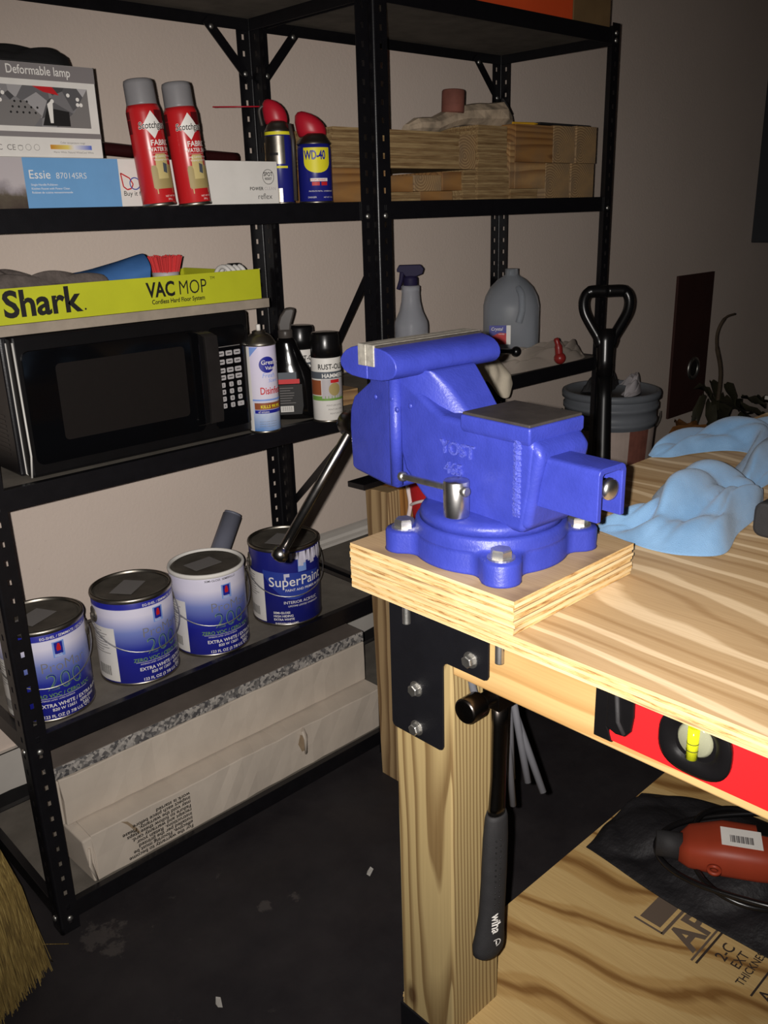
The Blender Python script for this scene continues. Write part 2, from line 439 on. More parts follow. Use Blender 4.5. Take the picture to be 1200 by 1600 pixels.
def cyla(R, cx=0, cy=0):       # x is an angle in degrees
    return lambda a, z: (cx+R*math.sin(rad(a)), cy-R*math.cos(rad(a)), z)
def plane(o, r, u):
    o, r, u = Vector(o), Vector(r), Vector(u)
    return lambda x, y: tuple(o+r*x+u*y)
def front(y, x0=0, z0=0): return lambda x, z: (x0+x, y, z0+z)
def rrect(w, h, r, n=4):
    P = []
    for cx, cy, a in ((w-r, h-r, 0), (r, h-r, 90), (r, r, 180), (w-r, r, 270)):
        for i in range(n+1):
            q = rad(a+90*i/n); P.append((cx+r*math.cos(q), cy+r*math.sin(q)))
    return P
def face_cam(x, y): return math.atan2(-x, y)
def smooth_path(P, n=6):
    P = [Vector(p) for p in P]; out = []
    for i in range(len(P)-1):
        a, b, c, d = P[max(i-1, 0)], P[i], P[i+1], P[min(i+2, len(P)-1)]
        for k in range(n):
            u = k/n; out.append(.5*((2*b)+(c-a)*u+(2*a-5*b+4*c-d)*u*u+(3*b-a-3*c+d)*u**3))
    return out+[P[-1]]
def hexhead(g, r, h, T, mat=0):
    P = [(r*math.cos(PI/3*i), r*math.sin(PI/3*i)) for i in range(6)]
    g.loft([[(x, y, 0) for x, y in P], [(x, y, h*.82) for x, y in P], [(x*.86, y*.86, h) for x, y in P]], mat, False, True, True, T)

# ------------------------------------------------------------------ setting
WY = 1.96
struct(G().box(-1.6, 6.5, -2.2, WY+.3, -.06, 0).build('floor', 'floor'))
struct(G().box(-1.6, 6.5, WY, WY+.12, .045, 2.75).build('wall_back', 'wall'))
struct(G().box(6.38, 6.5, -2.2, WY, 0, 2.75).build('wall_right', 'wall'))
struct(G().box(-1.6, 6.5, -2.2, WY+.12, 2.75, 2.85).build('ceiling', 'wall'))
g = G(); n = 120; V = []
for i in range(n+1):
    x = -1.6+8.1*i/n; V += [(x, WY-.012, .16), (x, WY-.012, .052+random.uniform(0, .009)), (x, WY, .05)]
F = []
for i in range(n): F += [(i*3, i*3+1, i*3+4, i*3+3), (i*3+1, i*3+2, i*3+5, i*3+4)]
g.add(V, F); g.box(-1.6, 6.5, WY-.012, WY, .157, .16)
struct(g.build('baseboard_back', 'trim_white'))
struct(G().box(-1.6, 6.5, WY-.004, WY+.02, 0, .05).build('trim_1', 'gap_black'))  # black strip filling the gap at the foot of the wall

p = thing('access_panel', 'narrow brown panel with a round pull set into the far back wall', 'panel', (3.59, WY, .43))
G().box(0, .32, -.012, 0, 0, .625).build('panel_board', 'panel_brown', p, .002)
g = G(); T = Matrix.Translation((.19, -.0125, .205)) @ Matrix.Rotation(PI/2, 4, 'X')
g.lathe([(.052, 0), (.052, .006), (.040, .008), (.036, .004), (.034, 0)], 28, 0, True, False, T); g.lathe([(.034, .002), (.0, .002)], 28, 1, True, False, T)
g.build('round_pull', ['steel', 'black_plastic'], p)
p = thing('breaker_box', 'dark grey flat-faced box high on the back wall at the right edge of the view', 'box', (4.265, WY, 1.163))
G().box(0, .42, -.09, 0, 0, .78).build('housing', 'dark_box', p, .004)
G().box(.03, .39, -.098, -.09, .03, .75).build('cover_door', 'dark_box', p, .003)

# ------------------------------------------------------------------ shelving units
LV = [.062, .45, .925, 1.375, 1.80]; UW, UD, UH = .914, .412, 1.812
def post(sx, sy):
    g = G(); fl, pitch_, hw, hh, r = .038, .0352, .0038, .0058, .005
    cols = [(.0, None)]
    # developed cross-section: coordinate s along flange A, round the corner, flange B
    prof = []   # (x,y)
    prof += [(fl, 0), (.0205+hw, 0), (.0205-hw, 0), (r, 0)]
    for a in (22.5, 45, 67.5): prof.append((r-r*math.sin(rad(a)), r-r*math.cos(rad(a))))
    prof += [(0, r), (0, .0205-hw), (0, .0205+hw), (0, fl)]
    zs = [0]; z = .024; rows = []
    while z < UH-.012:
        zs += [z-hh, z+hh]; z += pitch_
    zs.append(UH)
    n = len(prof)
    V = [(sx*x, sy*y, z) for z in zs for x, y in prof]; F = []; SM = []
    for k in range(len(zs)-1):
        hole = k % 2 == 1
        for j in range(n-1):
            if hole and j in (1, n-3): continue
            F.append((k*n+j, k*n+j+1, (k+1)*n+j+1, (k+1)*n+j))
    g.add(V, F, 0, False)
    for i, f in enumerate(g.f):
        j = f[0] % n; g.sm[i] = 3 <= j < n-4
    return g
_b = G().lathe([(.0062, 0), (.0058, .0016), (.004, .0032), (.0, .0038)], 10, 0, True, False).build('bolt', 'zinc'); BOLT = _b.data; bpy.data.objects.remove(_b)
def shelving(name, label):
    u = thing(name, label, 'shelf unit', (0, 0, 0))
    corners = [(0, 0, 1, 1), (UW, 0, -1, 1), (0, UD, 1, -1), (UW, UD, -1, -1)]
    for x, y, sx, sy in corners:
        o = post(sx, sy).build('post', 'black_steel', u, solid=.0018); o.location = (x, y, 0)
        for zt in LV:
            for dz in ((-.012, -.030) if zt > 1.7 else (-.030,)):
                for p_, r_ in (((sx*.0205, -sy*.0012, zt+dz), (PI/2*sy, 0, 0)), ((-sx*.0012, sy*.0205, zt+dz), (0, -PI/2*sx, 0))):
                    q = bpy.data.objects.new('bolt', BOLT); C.objects.link(q); q.parent = o; q.location = p_; q.rotation_euler = r_
    for zt in LV:
        # beams: upright web, top lip turned inward
        i = .0022
        G().prism([(0, 0), (i, 0), (i, .036), (.016, .036), (.016, .038), (0, .038)], lambda a, b: (.004, .0022+a, zt-.038+b), lambda a, b: (UW-.004, .0022+a, zt-.038+b)).build('beam', 'black_steel', u, .0008)
        G().prism([(0, 0), (-i, 0), (-i, .036), (-.016, .036), (-.016, .038), (0, .038)], lambda a, b: (.004, UD-.0022+a, zt-.038+b), lambda a, b: (UW-.004, UD-.0022+a, zt-.038+b)).build('beam', 'black_steel', u, .0008)
        G().prism([(0, 0), (i, 0), (i, .036), (.016, .036), (.016, .038), (0, .038)], lambda a, b: (.0022+a, .005, zt-.038+b), lambda a, b: (.0022+a, UD-.005, zt-.038+b)).build('beam', 'black_steel', u, .0008)
        G().prism([(0, 0), (-i, 0), (-i, .036), (-.016, .036), (-.016, .038), (0, .038)], lambda a, b: (UW-.0022+a, .005, zt-.038+b), lambda a, b: (UW-.0022+a, UD-.005, zt-.038+b)).build('beam', 'black_steel', u, .0008)
        G().box(.006, UW-.006, .006, UD-.006, zt-.013, zt-.0015).build('shelf_board', 'deck', u)
    # corner gussets under the top shelf, at the back
    for x, sg in ((.0, 1), (UW, -1)):
        a = Vector((x+sg*.125, UD-.006, 1.775)); b = Vector((x+sg*.012, UD-.006, 1.655))
        d = (b-a).normalized(); nn = Vector((-d.z, 0, d.x))*.011
        g = G(); g.loft([[a+nn, a-nn, a-nn+Vector((0, -.003, 0)), a+nn+Vector((0, -.003, 0))], [b+nn, b-nn, b-nn+Vector((0, -.003, 0)), b+nn+Vector((0, -.003, 0))]], 0, False)
        o = g.build('corner_brace', 'black_steel', u)
        for e in (a-(a-b)*.12, b+(a-b)*.12):
            q = bpy.data.objects.new('bolt', BOLT); C.objects.link(q); q.parent = o; q.location = e+Vector((0, -.003, 0)); q.rotation_euler = (PI/2, 0, 0)
    return u
unitA = shelving('shelving_unit', 'black perforated steel shelf unit holding the microwave and the paint cans')
unitA.location = (.466, 1.478, 0)
unitB = dup(unitA, (1.392, 1.478, 0), None, 'black perforated steel shelf unit behind the vise, holding jug and wood offcuts')
for (y0, z0), (y1, z1) in (((.03, 1.246), (.245, .945)), ((.02, .94), (.385, .60))):
    a = Vector((.006, y0, z0)); b = Vector((.006, y1, z1)); d = (b-a).normalized(); nn = Vector((0, -d.z, d.y))*.009; t_ = Vector((.003, 0, 0))
    G().loft([[a+nn, a-nn, a-nn+t_, a+nn+t_], [b+nn, b-nn, b-nn+t_, b+nn+t_]], 0, False).build('diagonal_brace', 'black_steel', unitB)

# ------------------------------------------------------------------ workbench
BX, BY = .620, .724       # near and left edges of the bench top
def ply_sheet(name, x0, x1, y0, y1, z0, th, mats, parent, plies=5, jit=.0012):
    """plywood sheet as stacked veneers with slightly uneven edges; mats: face, long edge, cross edge"""
    g = G(); h = th/plies
    for k in range(plies):
        e = [random.uniform(-jit, jit*.3) for _ in range(4)]
        a, b, c, d = x0-e[0], x1+e[1], y0-e[2], y1+e[3]
        z = z0+k*h
        nx, ny = 24, 24
        g.box(a, b, c, d, z, z+h*.985)
        base = len(g.f)-6
        e = k % 2 == 0
        for i, mm in ((0, 0), (1, 0), (2, 2 if e else 3), (3, 2 if e else 3), (4, 1 if e else 2), (5, 1 if e else 2)):
            g.m[base+i] = mm
    return g.build(name, mats, parent)
wb = thing('workbench', 'plywood workbench on four by four timber legs, the vise on its near corner', 'workbench', (0, 0, 0))
top = ply_sheet('tabletop', BX, 1.86, -.34, BY, .938, .018, ['bench_face', 'ply_long', 'ply_end', 'ply_longx'], wb)
ply_sheet('lower_shelf', .665, 1.82, -.30, .702, .280, .018, ['shelf_face', 'ply_long', 'ply_end', 'ply_longx'], wb)
for i, (x, y) in enumerate(((.664, .604), (.664, -.28), (1.75, .604), (1.75, -.28))):
    o = G().box(0, .093, 0, .096, 0, .9375).build('leg', 'post_wood', wb, .003); o.location = (x, y, 0)
o = G().box(0, .038, -.79, .603, 0, .0885).build('apron', 'pine', wb, .002); o.location = (.664, 0, .849)
o = G().box(0, 1.0, 0, .038, 0, .089).build('apron', 'pine', wb, .002); o.location = (.7575, .66, .849)
def lplate(zt, up_=True):
    r = .006
    Y0, Y1, YN = .548, .703, .616
    if up_:
        P = [(Y1, zt), (Y0, zt), (Y0, .862+r), (Y0+r*.3, .862+r*.3), (Y0+r, .862), (YN-r*1.2, .862), (YN-r*.4, .862-r*.4), (YN, .862-r*1.2), (YN, .741+r), (YN+r*.3, .741+r*.3), (YN+r, .741), (Y1-r, .741), (Y1-r*.3, .741+r*.3), (Y1, .741+r)]
    else:
        P = [(Y1, .12), (Y1, .284), (YN, .284), (YN, .2), (Y0, .2), (Y0, .12)]
    g = G(); g.prism(P, lambda a, b: (.6608, a, b), lambda a, b: (.6638, a, b)); return g
pl = lplate(.9375).build('bracket_plate', 'plate_steel', wb, .0006)
pl2 = lplate(0, False).build('bracket_plate', 'plate_steel', wb, .0006)
for y, z, rr in ((.573, .881, .2), (.659, .810, .0), (.659, .756, .35)):
    g = G(); T = Matrix.Translation((.6607, y, z)) @ Matrix.Rotation(-PI/2, 4, 'Y') @ Matrix.Rotation(rr, 4, 'Z')
    g.lathe([(.0098, 0), (.0098, .0014), (.0, .0014)], 20, 0, False, False, T)
    hexhead(g, .0076, .0075, T @ Matrix.Translation((0, 0, .0014)))
    g.build('hex_bolt', 'zinc', pl, .0005)
g = G()     # stamped ink on the lower shelf
fn = plane((0, 0, .2987), (1, 0, 0), (0, 1, 0))
g.patch(fn, 1.018, 1.022, .497, .545); g.patch(fn, 1.018, 1.085, .494, .499); g.patch(fn, 1.028, 1.085, .505, .540)
g.text('APA', .062, fn, 0, bold=.03, x=1.020, y=.447)
for y in (.439, .4315): g.patch(fn, 1.004, 1.085, y, y+.0035, 1, 1, 1 if y < .435 else 0)
g.text('2-C', .024, fn, 1, x=1.035, y=.405, bold=.012); g.text('EXT', .020, fn, 1, x=1.036, y=.384, bold=.01)
g.text('THICKNESS', .0165, fn, 1, x=1.012, y=.367, bold=.012)
g.patch(fn, 1.005, 1.07, .350, .353, 1, 1, 1)
g.text('A', .03, fn, 1, x=1.01, y=.325, bold=.01)
g.build('ink_stamp', ['stamp_ink', 'stamp_ink_dark'], wb)

mb = thing('mounting_block', 'thick laminated plywood block bolted under the blue vise', 'plywood block', (0, 0, 0))
ply_sheet('plywood_sheet', BX+.0005, .834, .483, BY+.0005, .9565, .0185, ['block_face', 'ply_long', 'ply_end', 'ply_longx'], mb, 5, .0016)
ply_sheet('plywood_sheet', BX-.001, .834, .4825, BY-.001, .9753, .0185, ['block_face', 'ply_long', 'ply_end', 'ply_longx'], mb, 5, .0016)

# ------------------------------------------------------------------ vise
VA = rad(-4)
vs = thing('bench_vise', 'big blue cast iron bench vise with closed jaws bolted on plywood block', 'vise', (.719, .595, .9942), VA)
# swivel base with four lugs (kept square to the bench)
lug = [math.atan2(y, x) for x in (-.067, .067) for y in (-.0695, .0695)]
def rout(a, R0):
    best = R0; d = .0965; rho = .0215
    for l in lug:
        ph = abs((a-l+PI) % (2*PI)-PI)
        s_ = d*math.sin(ph)
        if s_ < rho and ph < 1:
            best = max(best, d*math.cos(ph)+math.sqrt(rho*rho-s_*s_))
        if ph < .5:
            best = max(best, R0+.020*math.exp(-(ph/.235)**4))
    return best
NA = 144; A = [2*PI*i/NA for i in range(NA)]
def ring(f, z): return [(f(a)*math.cos(a), f(a)*math.sin(a), z) for a in A]
base = lambda a: rout(a, .086)
g = G()
mixr = lambda k, R: (lambda a: base(a)*(1-k)+min(base(a), R)*k)
g.loft([ring(lambda a: base(a)+.001, 0), ring(base, .002), ring(base, .021), ring(lambda a: base(a)-.0015, .0235), ring(mixr(.5, .085), .0245), ring(mixr(.9, .0852), .026), ring(lambda a: .0848, .029), ring(lambda a: .084, .036), ring(lambda a: .0825, .0385), ring(lambda a: .079, .0395), ring(lambda a: .02, .0395)], 0, True)
sb = g.build('swivel_base', 'vise_blue', vs); sb.rotation_euler = (0, 0, -VA)
g = G(); g.lathe([(.0795, .0396), (.0785, .047), (.076, .0505), (.068, .053), (.02, .054)], 72); g.build('turntable', 'vise_blue', vs)
# fixed body
def sideprism(poly, v0, v1, g): g.prism(poly, lambda u, w: (v0, u, w), lambda u, w: (v1, u, w))
g = G()
sideprism([(-.084, .046), (.058, .046), (.070, .054), (.098, .078), (.106, .10), (.107, .186), (.094, .183), (.070, .170), (.050, .158), (.034, .151), (-.088, .150), (-.098, .138), (-.094, .10)], -.042, .037, g)
body = g.build('fixed_body', 'vise_blue', vs, .007, 3)
for p_ in body.data.polygons: p_.use_smooth = True
m_ = body.modifiers.new('wn', 'WEIGHTED_NORMAL'); m_.keep_sharp = True
def rect(v0, v1, u0, u1, w): return [(v0, u0, w), (v1, u0, w), (v1, u1, w), (v0, u1, w)]
def soft(o):
    for p_ in o.data.polygons: p_.use_smooth = True
    m_ = o.modifiers.new('wn', 'WEIGHTED_NORMAL'); m_.keep_sharp = True
    return o
g = G()
for_neck = [(.149, -.010, .022), (.165, -.014, .035), (.177, -.018, .0448), (.189, -.026, .0548), (.1955, -.034, .0605)]
g.loft([[(vn, ur, z), (vn-(vn+.042)*.42, ur+.006+.12*(.1955-z), z), (-.0415, min(.10, ur+.030+.35*(.1955-z)), z), (-.0415, .1085, z), (.0365, .1085, z), (.0365, ur, z)] for z, vn, ur in for_neck], 0, False)
soft(g.build('jaw_neck', 'vise_blue', vs, .003, 3))
rear = [(.1115, .2225), (.100, .2222), (.090, .2212), (.081, .2195), (.073, .2165), (.0675, .2125), (.064, .2075), (.063, .202), (.0645, .197), (.069, .1925), (.076, .1895), (.088, .187), (.100, .1862), (.1115, .186)]
g = G(); sideprism(rear, -.080, .080, g)
soft(g.build('fixed_jaw', 'vise_blue', vs, .0016, 2))
# raised cast rib and lettering
g = G()
V = []; nr = 44
for k in range(nr+1):
    f = k/nr; w0 = .064+.083*f; e_ = math.sin(PI*min(1, max(0, (f+.02)*12 if f < .5 else (1.02-f)*12))/2) if f < .08 or f > .92 else 1
    for uu, dd in ((-.0805, 0), (-.0795, .7), (-.0755, 1), (-.0715, .7), (-.0705, 0)):
        V.append((-.0416-.0026*dd*e_-(random.uniform(0, .0009) if dd else 0), uu+.0008*math.sin(k*2.1), w0))
g.add(V, [(i*5+j, i*5+j+1, (i+1)*5+j+1, (i+1)*5+j) for i in range(nr) for j in range(4)], 0, False)
g.build('cast_rib', 'vise_blue_worn_glint', vs)
fn = plane((-.0421, 0, 0), (0, -1, 0), (0, 0, 1))
def raised(g, body, size, x, y, dep=.0016, bold=.0):
    g.text(body, size, lambda a, b: (-.0424, -(a), b), 0, x=x, y=y, bold=bold)
    n0 = len(g.f)
raw = G(); raised(raw, 'YOST', .0205, -.034, .112, bold=.008); raised(raw, '465', .0185, -.028, .090, bold=.008)
o = raw.build('cast_lettering', 'vise_blue_worn_glint', vs)  # lighter colour stands in for highlights along the letter edges
q = o.modifiers.new('s', 'SOLIDIFY'); q.thickness = .0052; q.offset = 0
# anvil
g = G(); P = [(-.0455, -.0935), (.0385, -.0935), (.0385, .003), (-.0455, .003)]
g.loft([[(x*.90, y*.96, .138) for x, y in P], [(x, y, .1455) for x, y in P], [(x, y, .1585) for x, y in P]], 0, False)
soft(g.build('anvil_seat', 'vise_blue', vs, .0025, 2))
G().box(-.0435, .0365, -.0915, .001, .158, .1612).build('anvil_plate', 'anvil_black', vs, .001)
# rear haunch either side of the slide
g = G()
g.loft([rect(-.041, .036, -.090, -.06, .05), rect(-.041, .036, -.098, -.06, .10), rect(-.041, .036, -.106, -.06, .132), rect(-.040, .035, -.094, -.06, .146)], 0, False)
soft(g.build('rear_boss', 'vise_blue', vs, .008, 3))
# moving jaw
g = G(); frontp = [(.1125, .2225), (.122, .2222), (.132, .221), (.141, .2188), (.149, .2155), (.156, .2105), (.1605, .205), (.1615, .2005), (.1598, .196), (.1555, .192), (.149, .189), (.140, .187), (.126, .1862), (.1125, .186)]
sideprism(frontp, -.080, .080, g)
soft(g.build('moving_jaw', 'vise_blue', vs, .0016, 2))
def mj(z, hw, u0, um, u1, nw): return [(-hw, u0, z), (-hw, um, z), (-nw, u1, z), (nw, u1, z), (hw, um, z), (hw, u0, z)]
g = G()
g.loft([mj(.052, .043, .109, .130, .206, .028), mj(.058, .045, .108, .133, .213, .030), mj(.108, .045, .108, .133, .215, .030), mj(.130, .045, .108, .125, .213, .030), mj(.147, .045, .108, .117, .205, .030), mj(.170, .045, .109, .121, .168, .034), mj(.190, .050, .110, .124, .156, .040)], 0, False)
soft(g.build('moving_body', 'vise_blue', vs, .005, 3))
g = G(); g.tube([(-.043, .1095, .058), (-.043, .1095, .186)], .0075, 14); g.build('cast_pillar', 'vise_blue', vs)
g = G()
for u, w_ in ((.143, .157), (.108, .16), (.083, .155), (.100, .149)):
    g.sphere((-.0445 if u > .13 else -.0435 if u < .1 else -.049, u, w_), .0032, 10, 6, 0, None, (.6, 1, 1))
g.build('cast_mark', 'vise_blue', vs)
for s_ in (0, 1):
    u0 = .0985 if s_ == 0 else .1125
    g = G(); g.box(-.0815, .0815, u0, u0+.0135, .201, .2245)
    g.build('jaw_insert', 'jaw_steel', vs, .0007)
g = G(); g.box(-.0792, .0792, .0945, .0985, .2215, .2240); g.build('jaw_lip', 'anvil_black', vs)
# slide: inverted U channel, open below and at the rear end
g = G(); v0, v1, t_ = -.032, .010, .0062
Pq = [(v0, .077), (v0, .123), (v0+.002, .1275), (v0+.006, .1295), (v1-.006, .1295), (v1-.002, .1275), (v1, .123), (v1, .077), (v1-t_, .077), (v1-t_, .1215), (v1-t_-.002, .1235), (v0+t_+.002, .1235), (v0+t_, .1215), (v0+t_, .077)]
g.prism(Pq, lambda a, b: (a, -.167, b), lambda a, b: (a, -.06, b))
soft(g.build('slide_channel', 'vise_blue', vs, .001, 2))
g = G(); T = Matrix.Translation((-.0115, -.162, .1065)) @ Matrix.Rotation(PI/2, 4, 'X')
g.lathe([(.0092, -.10), (.0092, 0), (.0108, 0), (.0108, .0035), (.0095, .006), (.005, .0075), (.0, .0078)], 22, 0, True, False, T)
g.build('screw_end', 'chrome', vs)
# lock-down bolt with sliding bar
g = G(); T = Matrix.Translation((-.062, -.009, .0535))
g.lathe([(.0, 0), (.0134, 0), (.0138, .001), (.0138, .038), (.0128, .0395), (.0, .0398)], 28, 0, True, False, T)
lk = g.build('lock_bolt', 'chrome', vs, .0)
g = G(); a, b = Vector((-.060, .080, .0775)), Vector((-.066, -.026, .0845)); d = (b-a)
g.tube([a, a+d*.03, b-d*.03, b], .0036, 12)
for e in (a, b): g.tube([e-d*.035, e-d*.02, e+d*.02, e+d*.035], [.004, .0056, .0056, .004], 14)
g.build('lock_bar', 'steel', lk)
# spindle head and handle
g = G(); T = Matrix.Translation((-.006, .213, .103)) @ Matrix.Rotation(-PI/2, 4, 'X')
g.lathe([(.016, 0), (.016, .008), (.0175, .010), (.0175, .036), (.014, .042), (.0, .044)], 24, 0, True, False, T)
g.build('spindle_head', 'dark_chrome', vs)
g = G(); c0 = Vector((-.006, .237, .103)); e1 = Vector((-.131, .236, -.0425)); d = (e1-c0).normalized(); e0 = c0-d*.028
g.tube([e0, c0, e1], .0066, 18)
for e, s_ in ((e0, -1), (e1, 1)):
    g.tube([e-d*.009*s_, e-d*.007*s_, e, e+d*.006*s_, e+d*.009*s_], [.0068, .0098, .0112, .0098, .004], 18)
g.build('spindle_handle', 'rod_chrome', vs)
# hold-down bolts
for x in (-.067, .067):
    for y in (-.0695, .0695):
        g = G(); T = Matrix.Translation((x, y, .0238))
        g.lathe([(.0, 0), (.0145, 0), (.0145, .0022), (.0, .0022)], 24, 0, False, False, T)
        hexhead(g, .0115, .0085, T @ Matrix.Translation((0, 0, .0022)) @ Matrix.Rotation(.35+x*3+y*5, 4, 'Z'))
        prof = []; z = -.120
        prof.append((.003, z))
        while z < -.0:
            prof += [(.0050, z+.0006), (.0044, z+.0013)]; z += .0015
        g.lathe(prof, 12, 0, True, True, T)
        o = g.build('hold_down_bolt', 'zinc', vs); o.rotation_euler = (0, 0, -VA)

# ------------------------------------------------------------------ spirit level on the apron
lv = thing('spirit_level', 'red box spirit level hung along the bench apron', 'level', (0, 0, 0))
g = G(); g.box(.642, .6635, -.42, .384, .874, .934); g.build('beam_body', 'level_red', lv, .0012)
G().prism([(.400, .873), (.400, .935), (.386, .935), (.386, .888), (.384, .884), (.380, .873)], lambda a, b: (.6405, a, b), lambda a, b: (.6637, a, b)).build('end_cap', 'black_plastic', lv, .001)
g = G(); P = [(.387, .936), (.387, .888), (.376, .884), (.366, .885), (.360, .893), (.358, .91), (.359, .936)]
g.prism(P, lambda a, b: (.6395, a, b), lambda a, b: (.650, a, b)); g.build('grip_hole', 'black_plastic', lv, .002)
g = G(); g.tube([(.6395, .377, .93), (.638, .373, .90), (.6395, .367, .888)], .0022, 8); g.build('grip_rim', 'black_rubber', lv)
oval = [(.2985+.034*math.copysign(abs(math.cos(a))**.75, math.cos(a)), .908+.030*math.copysign(abs(math.sin(a))**.75, math.sin(a))) for a in [2*PI*i/40 for i in range(40)]]
inn = lambda k: [(.2985+(y-.2985)*k, .910+(z-.908)*k) for y, z in oval]
g = G(); g.loft([[(.6425, y, min(z, .934)) for y, z in oval], [(.6385, y, min(z, .934)) for y, z in oval], [(.6375, y, min(z, .934)) for y, z in inn(.93)], [(.6385, y, z) for y, z in inn(.6)], [(.6412, y, z) for y, z in inn(.55)]], 0, True, True, True)
vh = g.build('vial_housing', 'black_plastic', lv)
g = G(); T = Matrix.Translation((.6408, .2985, .9135)) @ Matrix.Rotation(-PI/2, 4, 'Y')
g.lathe([(.0165, -.0005), (.0165, .001), (.014, .0035), (.0, .0035)], 28, 0, True, True, T); g.build('vial_window', 'vial_clear', vh)
g = G(); g.tube([(.6365, .2985, .897), (.6365, .2985, .928)], .0052, 14); 
for z in (.906, .913): g.lathe([(.0054, z-.0004), (.0055, z), (.0054, z+.0004)], 14, 1, True, False, Matrix.Translation((.6365, .2985, 0)))
g.build('vial', ['vial_liquid', 'black_print'], vh)

# ------------------------------------------------------------------ hammer hanging under the bench
hm = thing('claw_hammer', 'black hammer hanging head up beside the bench leg', 'hammer', (.706, .570, .83))
g = G()
g.lathe([(.0, -.060), (.0135, -.060), (.0152, -.058), (.0152, -.036), (.0135, -.033), (.0095, -.029), (.0090, -.020), (.011, -.012), (.0125, -.006)], 28, 0, True, True, Matrix.Translation((0, 0, -.008)) @ Matrix.Rotation(PI/2, 4, 'Y'))
g.loft([[(x, y*s_, z) for x, y, z in ((-.014, -.0125, -.024), (.016, -.0125, -.024), (.018, -.0125, .004), (-.013, -.0125, .006), )] + [(x, y*s_, z) for x, y, z in ()] for s_ in (1, -1)], 0, False)
cl = [(.010, 0, -.006), (.032, 0, -.004), (.056, 0, -.012), (.078, 0, -.030)]
for sy in (-1, 1):
    g.tube([(x, sy*(.006+.003*k), z) for k, (x, y, z) in enumerate(cl)], [.009, .008, .006, .003], 10, 0, True, None, True, .6)
g.build('hammer_head', 'dark_chrome', hm, .001)
g = G()
def ell(cx, a, b, z, n=18): return [(cx+a*math.cos(2*PI*i/n), b*math.sin(2*PI*i/n), z) for i in range(n)]
g.loft([ell(.004, .0125, .009, -.018), ell(.004, .0115, .0085, -.05), ell(.003, .011, .0085, -.12), ell(.001, .0125, .009, -.165), ell(0, .013, .0095, -.175)], 0, True)
g.build('shaft', 'dark_chrome', hm)
g = G()
g.loft([ell(0, .0145, .0105, -.174), ell(0, .0165, .012, -.180), ell(-.001, .019, .013, -.21), ell(-.003, .0195, .0135, -.27), ell(-.006, .020, .0138, -.32), ell(-.010, .0235, .015, -.352), ell(-.012, .026, .016, -.366), ell(-.012, .0255, .0155, -.376), ell(-.011, .019, .012, -.3835), ell(-.011, .006, .005, -.386)], 0, True)
gr = g.build('grip', 'black_rubber', hm)
g = G()
def fn(x, y):
    a = rad(232)+y/.0165; z = -.313-x; ex = 1+.14*max(0, (-.32-z)/.04)
    return (-.0065+.0206*ex*math.cos(a), .0145*ex*math.sin(a), z)
g.text('wiha', .0155, fn, 0, bold=.02)
for k in range(24):
    a0, a1 = 2*PI*k/24, 2*PI*(k+1)/24
    g.add([fn(.0435+r*math.cos(a), .005+r*math.sin(a)) for a, r in ((a0, .0052), (a1, .0052), (a1, .0042), (a0, .0042))], [(0, 1, 2, 3)])
g.patch(fn, .0405, .0465, .0042, .0056)
g.build('lettering', 'white_print', gr)
g = G()
for k in range(16):
    z = -.205-k*.0085
    for x in (-.006, -.0125): g.sphere((x-.0002*k, -.0130*math.sqrt(max(.1, 1-((x+.0025)/.0195)**2))-.00006*k, z), .0012, 6, 4)
g.build('grip_bump', 'black_plastic', gr)
# steel hook it hangs from
g = G(); P = smooth_path([(.680, .597, .905), (.681, .595, .868), (.683, .592, .842), (.688, .590, .819), (.697, .587, .805), (.708, .581, .803), (.716, .575, .810)], 5)
g.tube(P, .0045, 10)
tag(g.build('utility_hook', 'rod_grey'), 'bent grey steel hook under the bench above the hammer head', 'hook')
# grey rods hanging in a bundle further under the bench
rl = [((.840, .665, .70), (.846, .653, .545)), ((.842, .660, .70), (.850, .659, .585)), ((.846, .655, .70), (.852, .606, .588)), ((.843, .650, .70), (.842, .625, .60)), ((.848, .668, .70), (.852, .664, .60))]
rlabels = ['grey rod hanging under the bench, lowest of the five', 'grey rod hanging under the bench, tucked behind the lowest one', 'grey rod hanging under the bench, splayed furthest right', 'grey rod hanging under the bench, just left of the furthest right one', 'grey rod hanging under the bench, leftmost short one beside the hammer']
for (a, b), lb in zip(rl, rlabels):
    a, b = Vector(a), Vector(b); a2 = a+(a-b).normalized()*.16
    a2.z = min(a2.z, .848)
    tag(G().tube([a2, a, b], .0052, 10).build('hanging_rod', 'rod_grey'), lb, 'rod', 'grey rods under the bench')

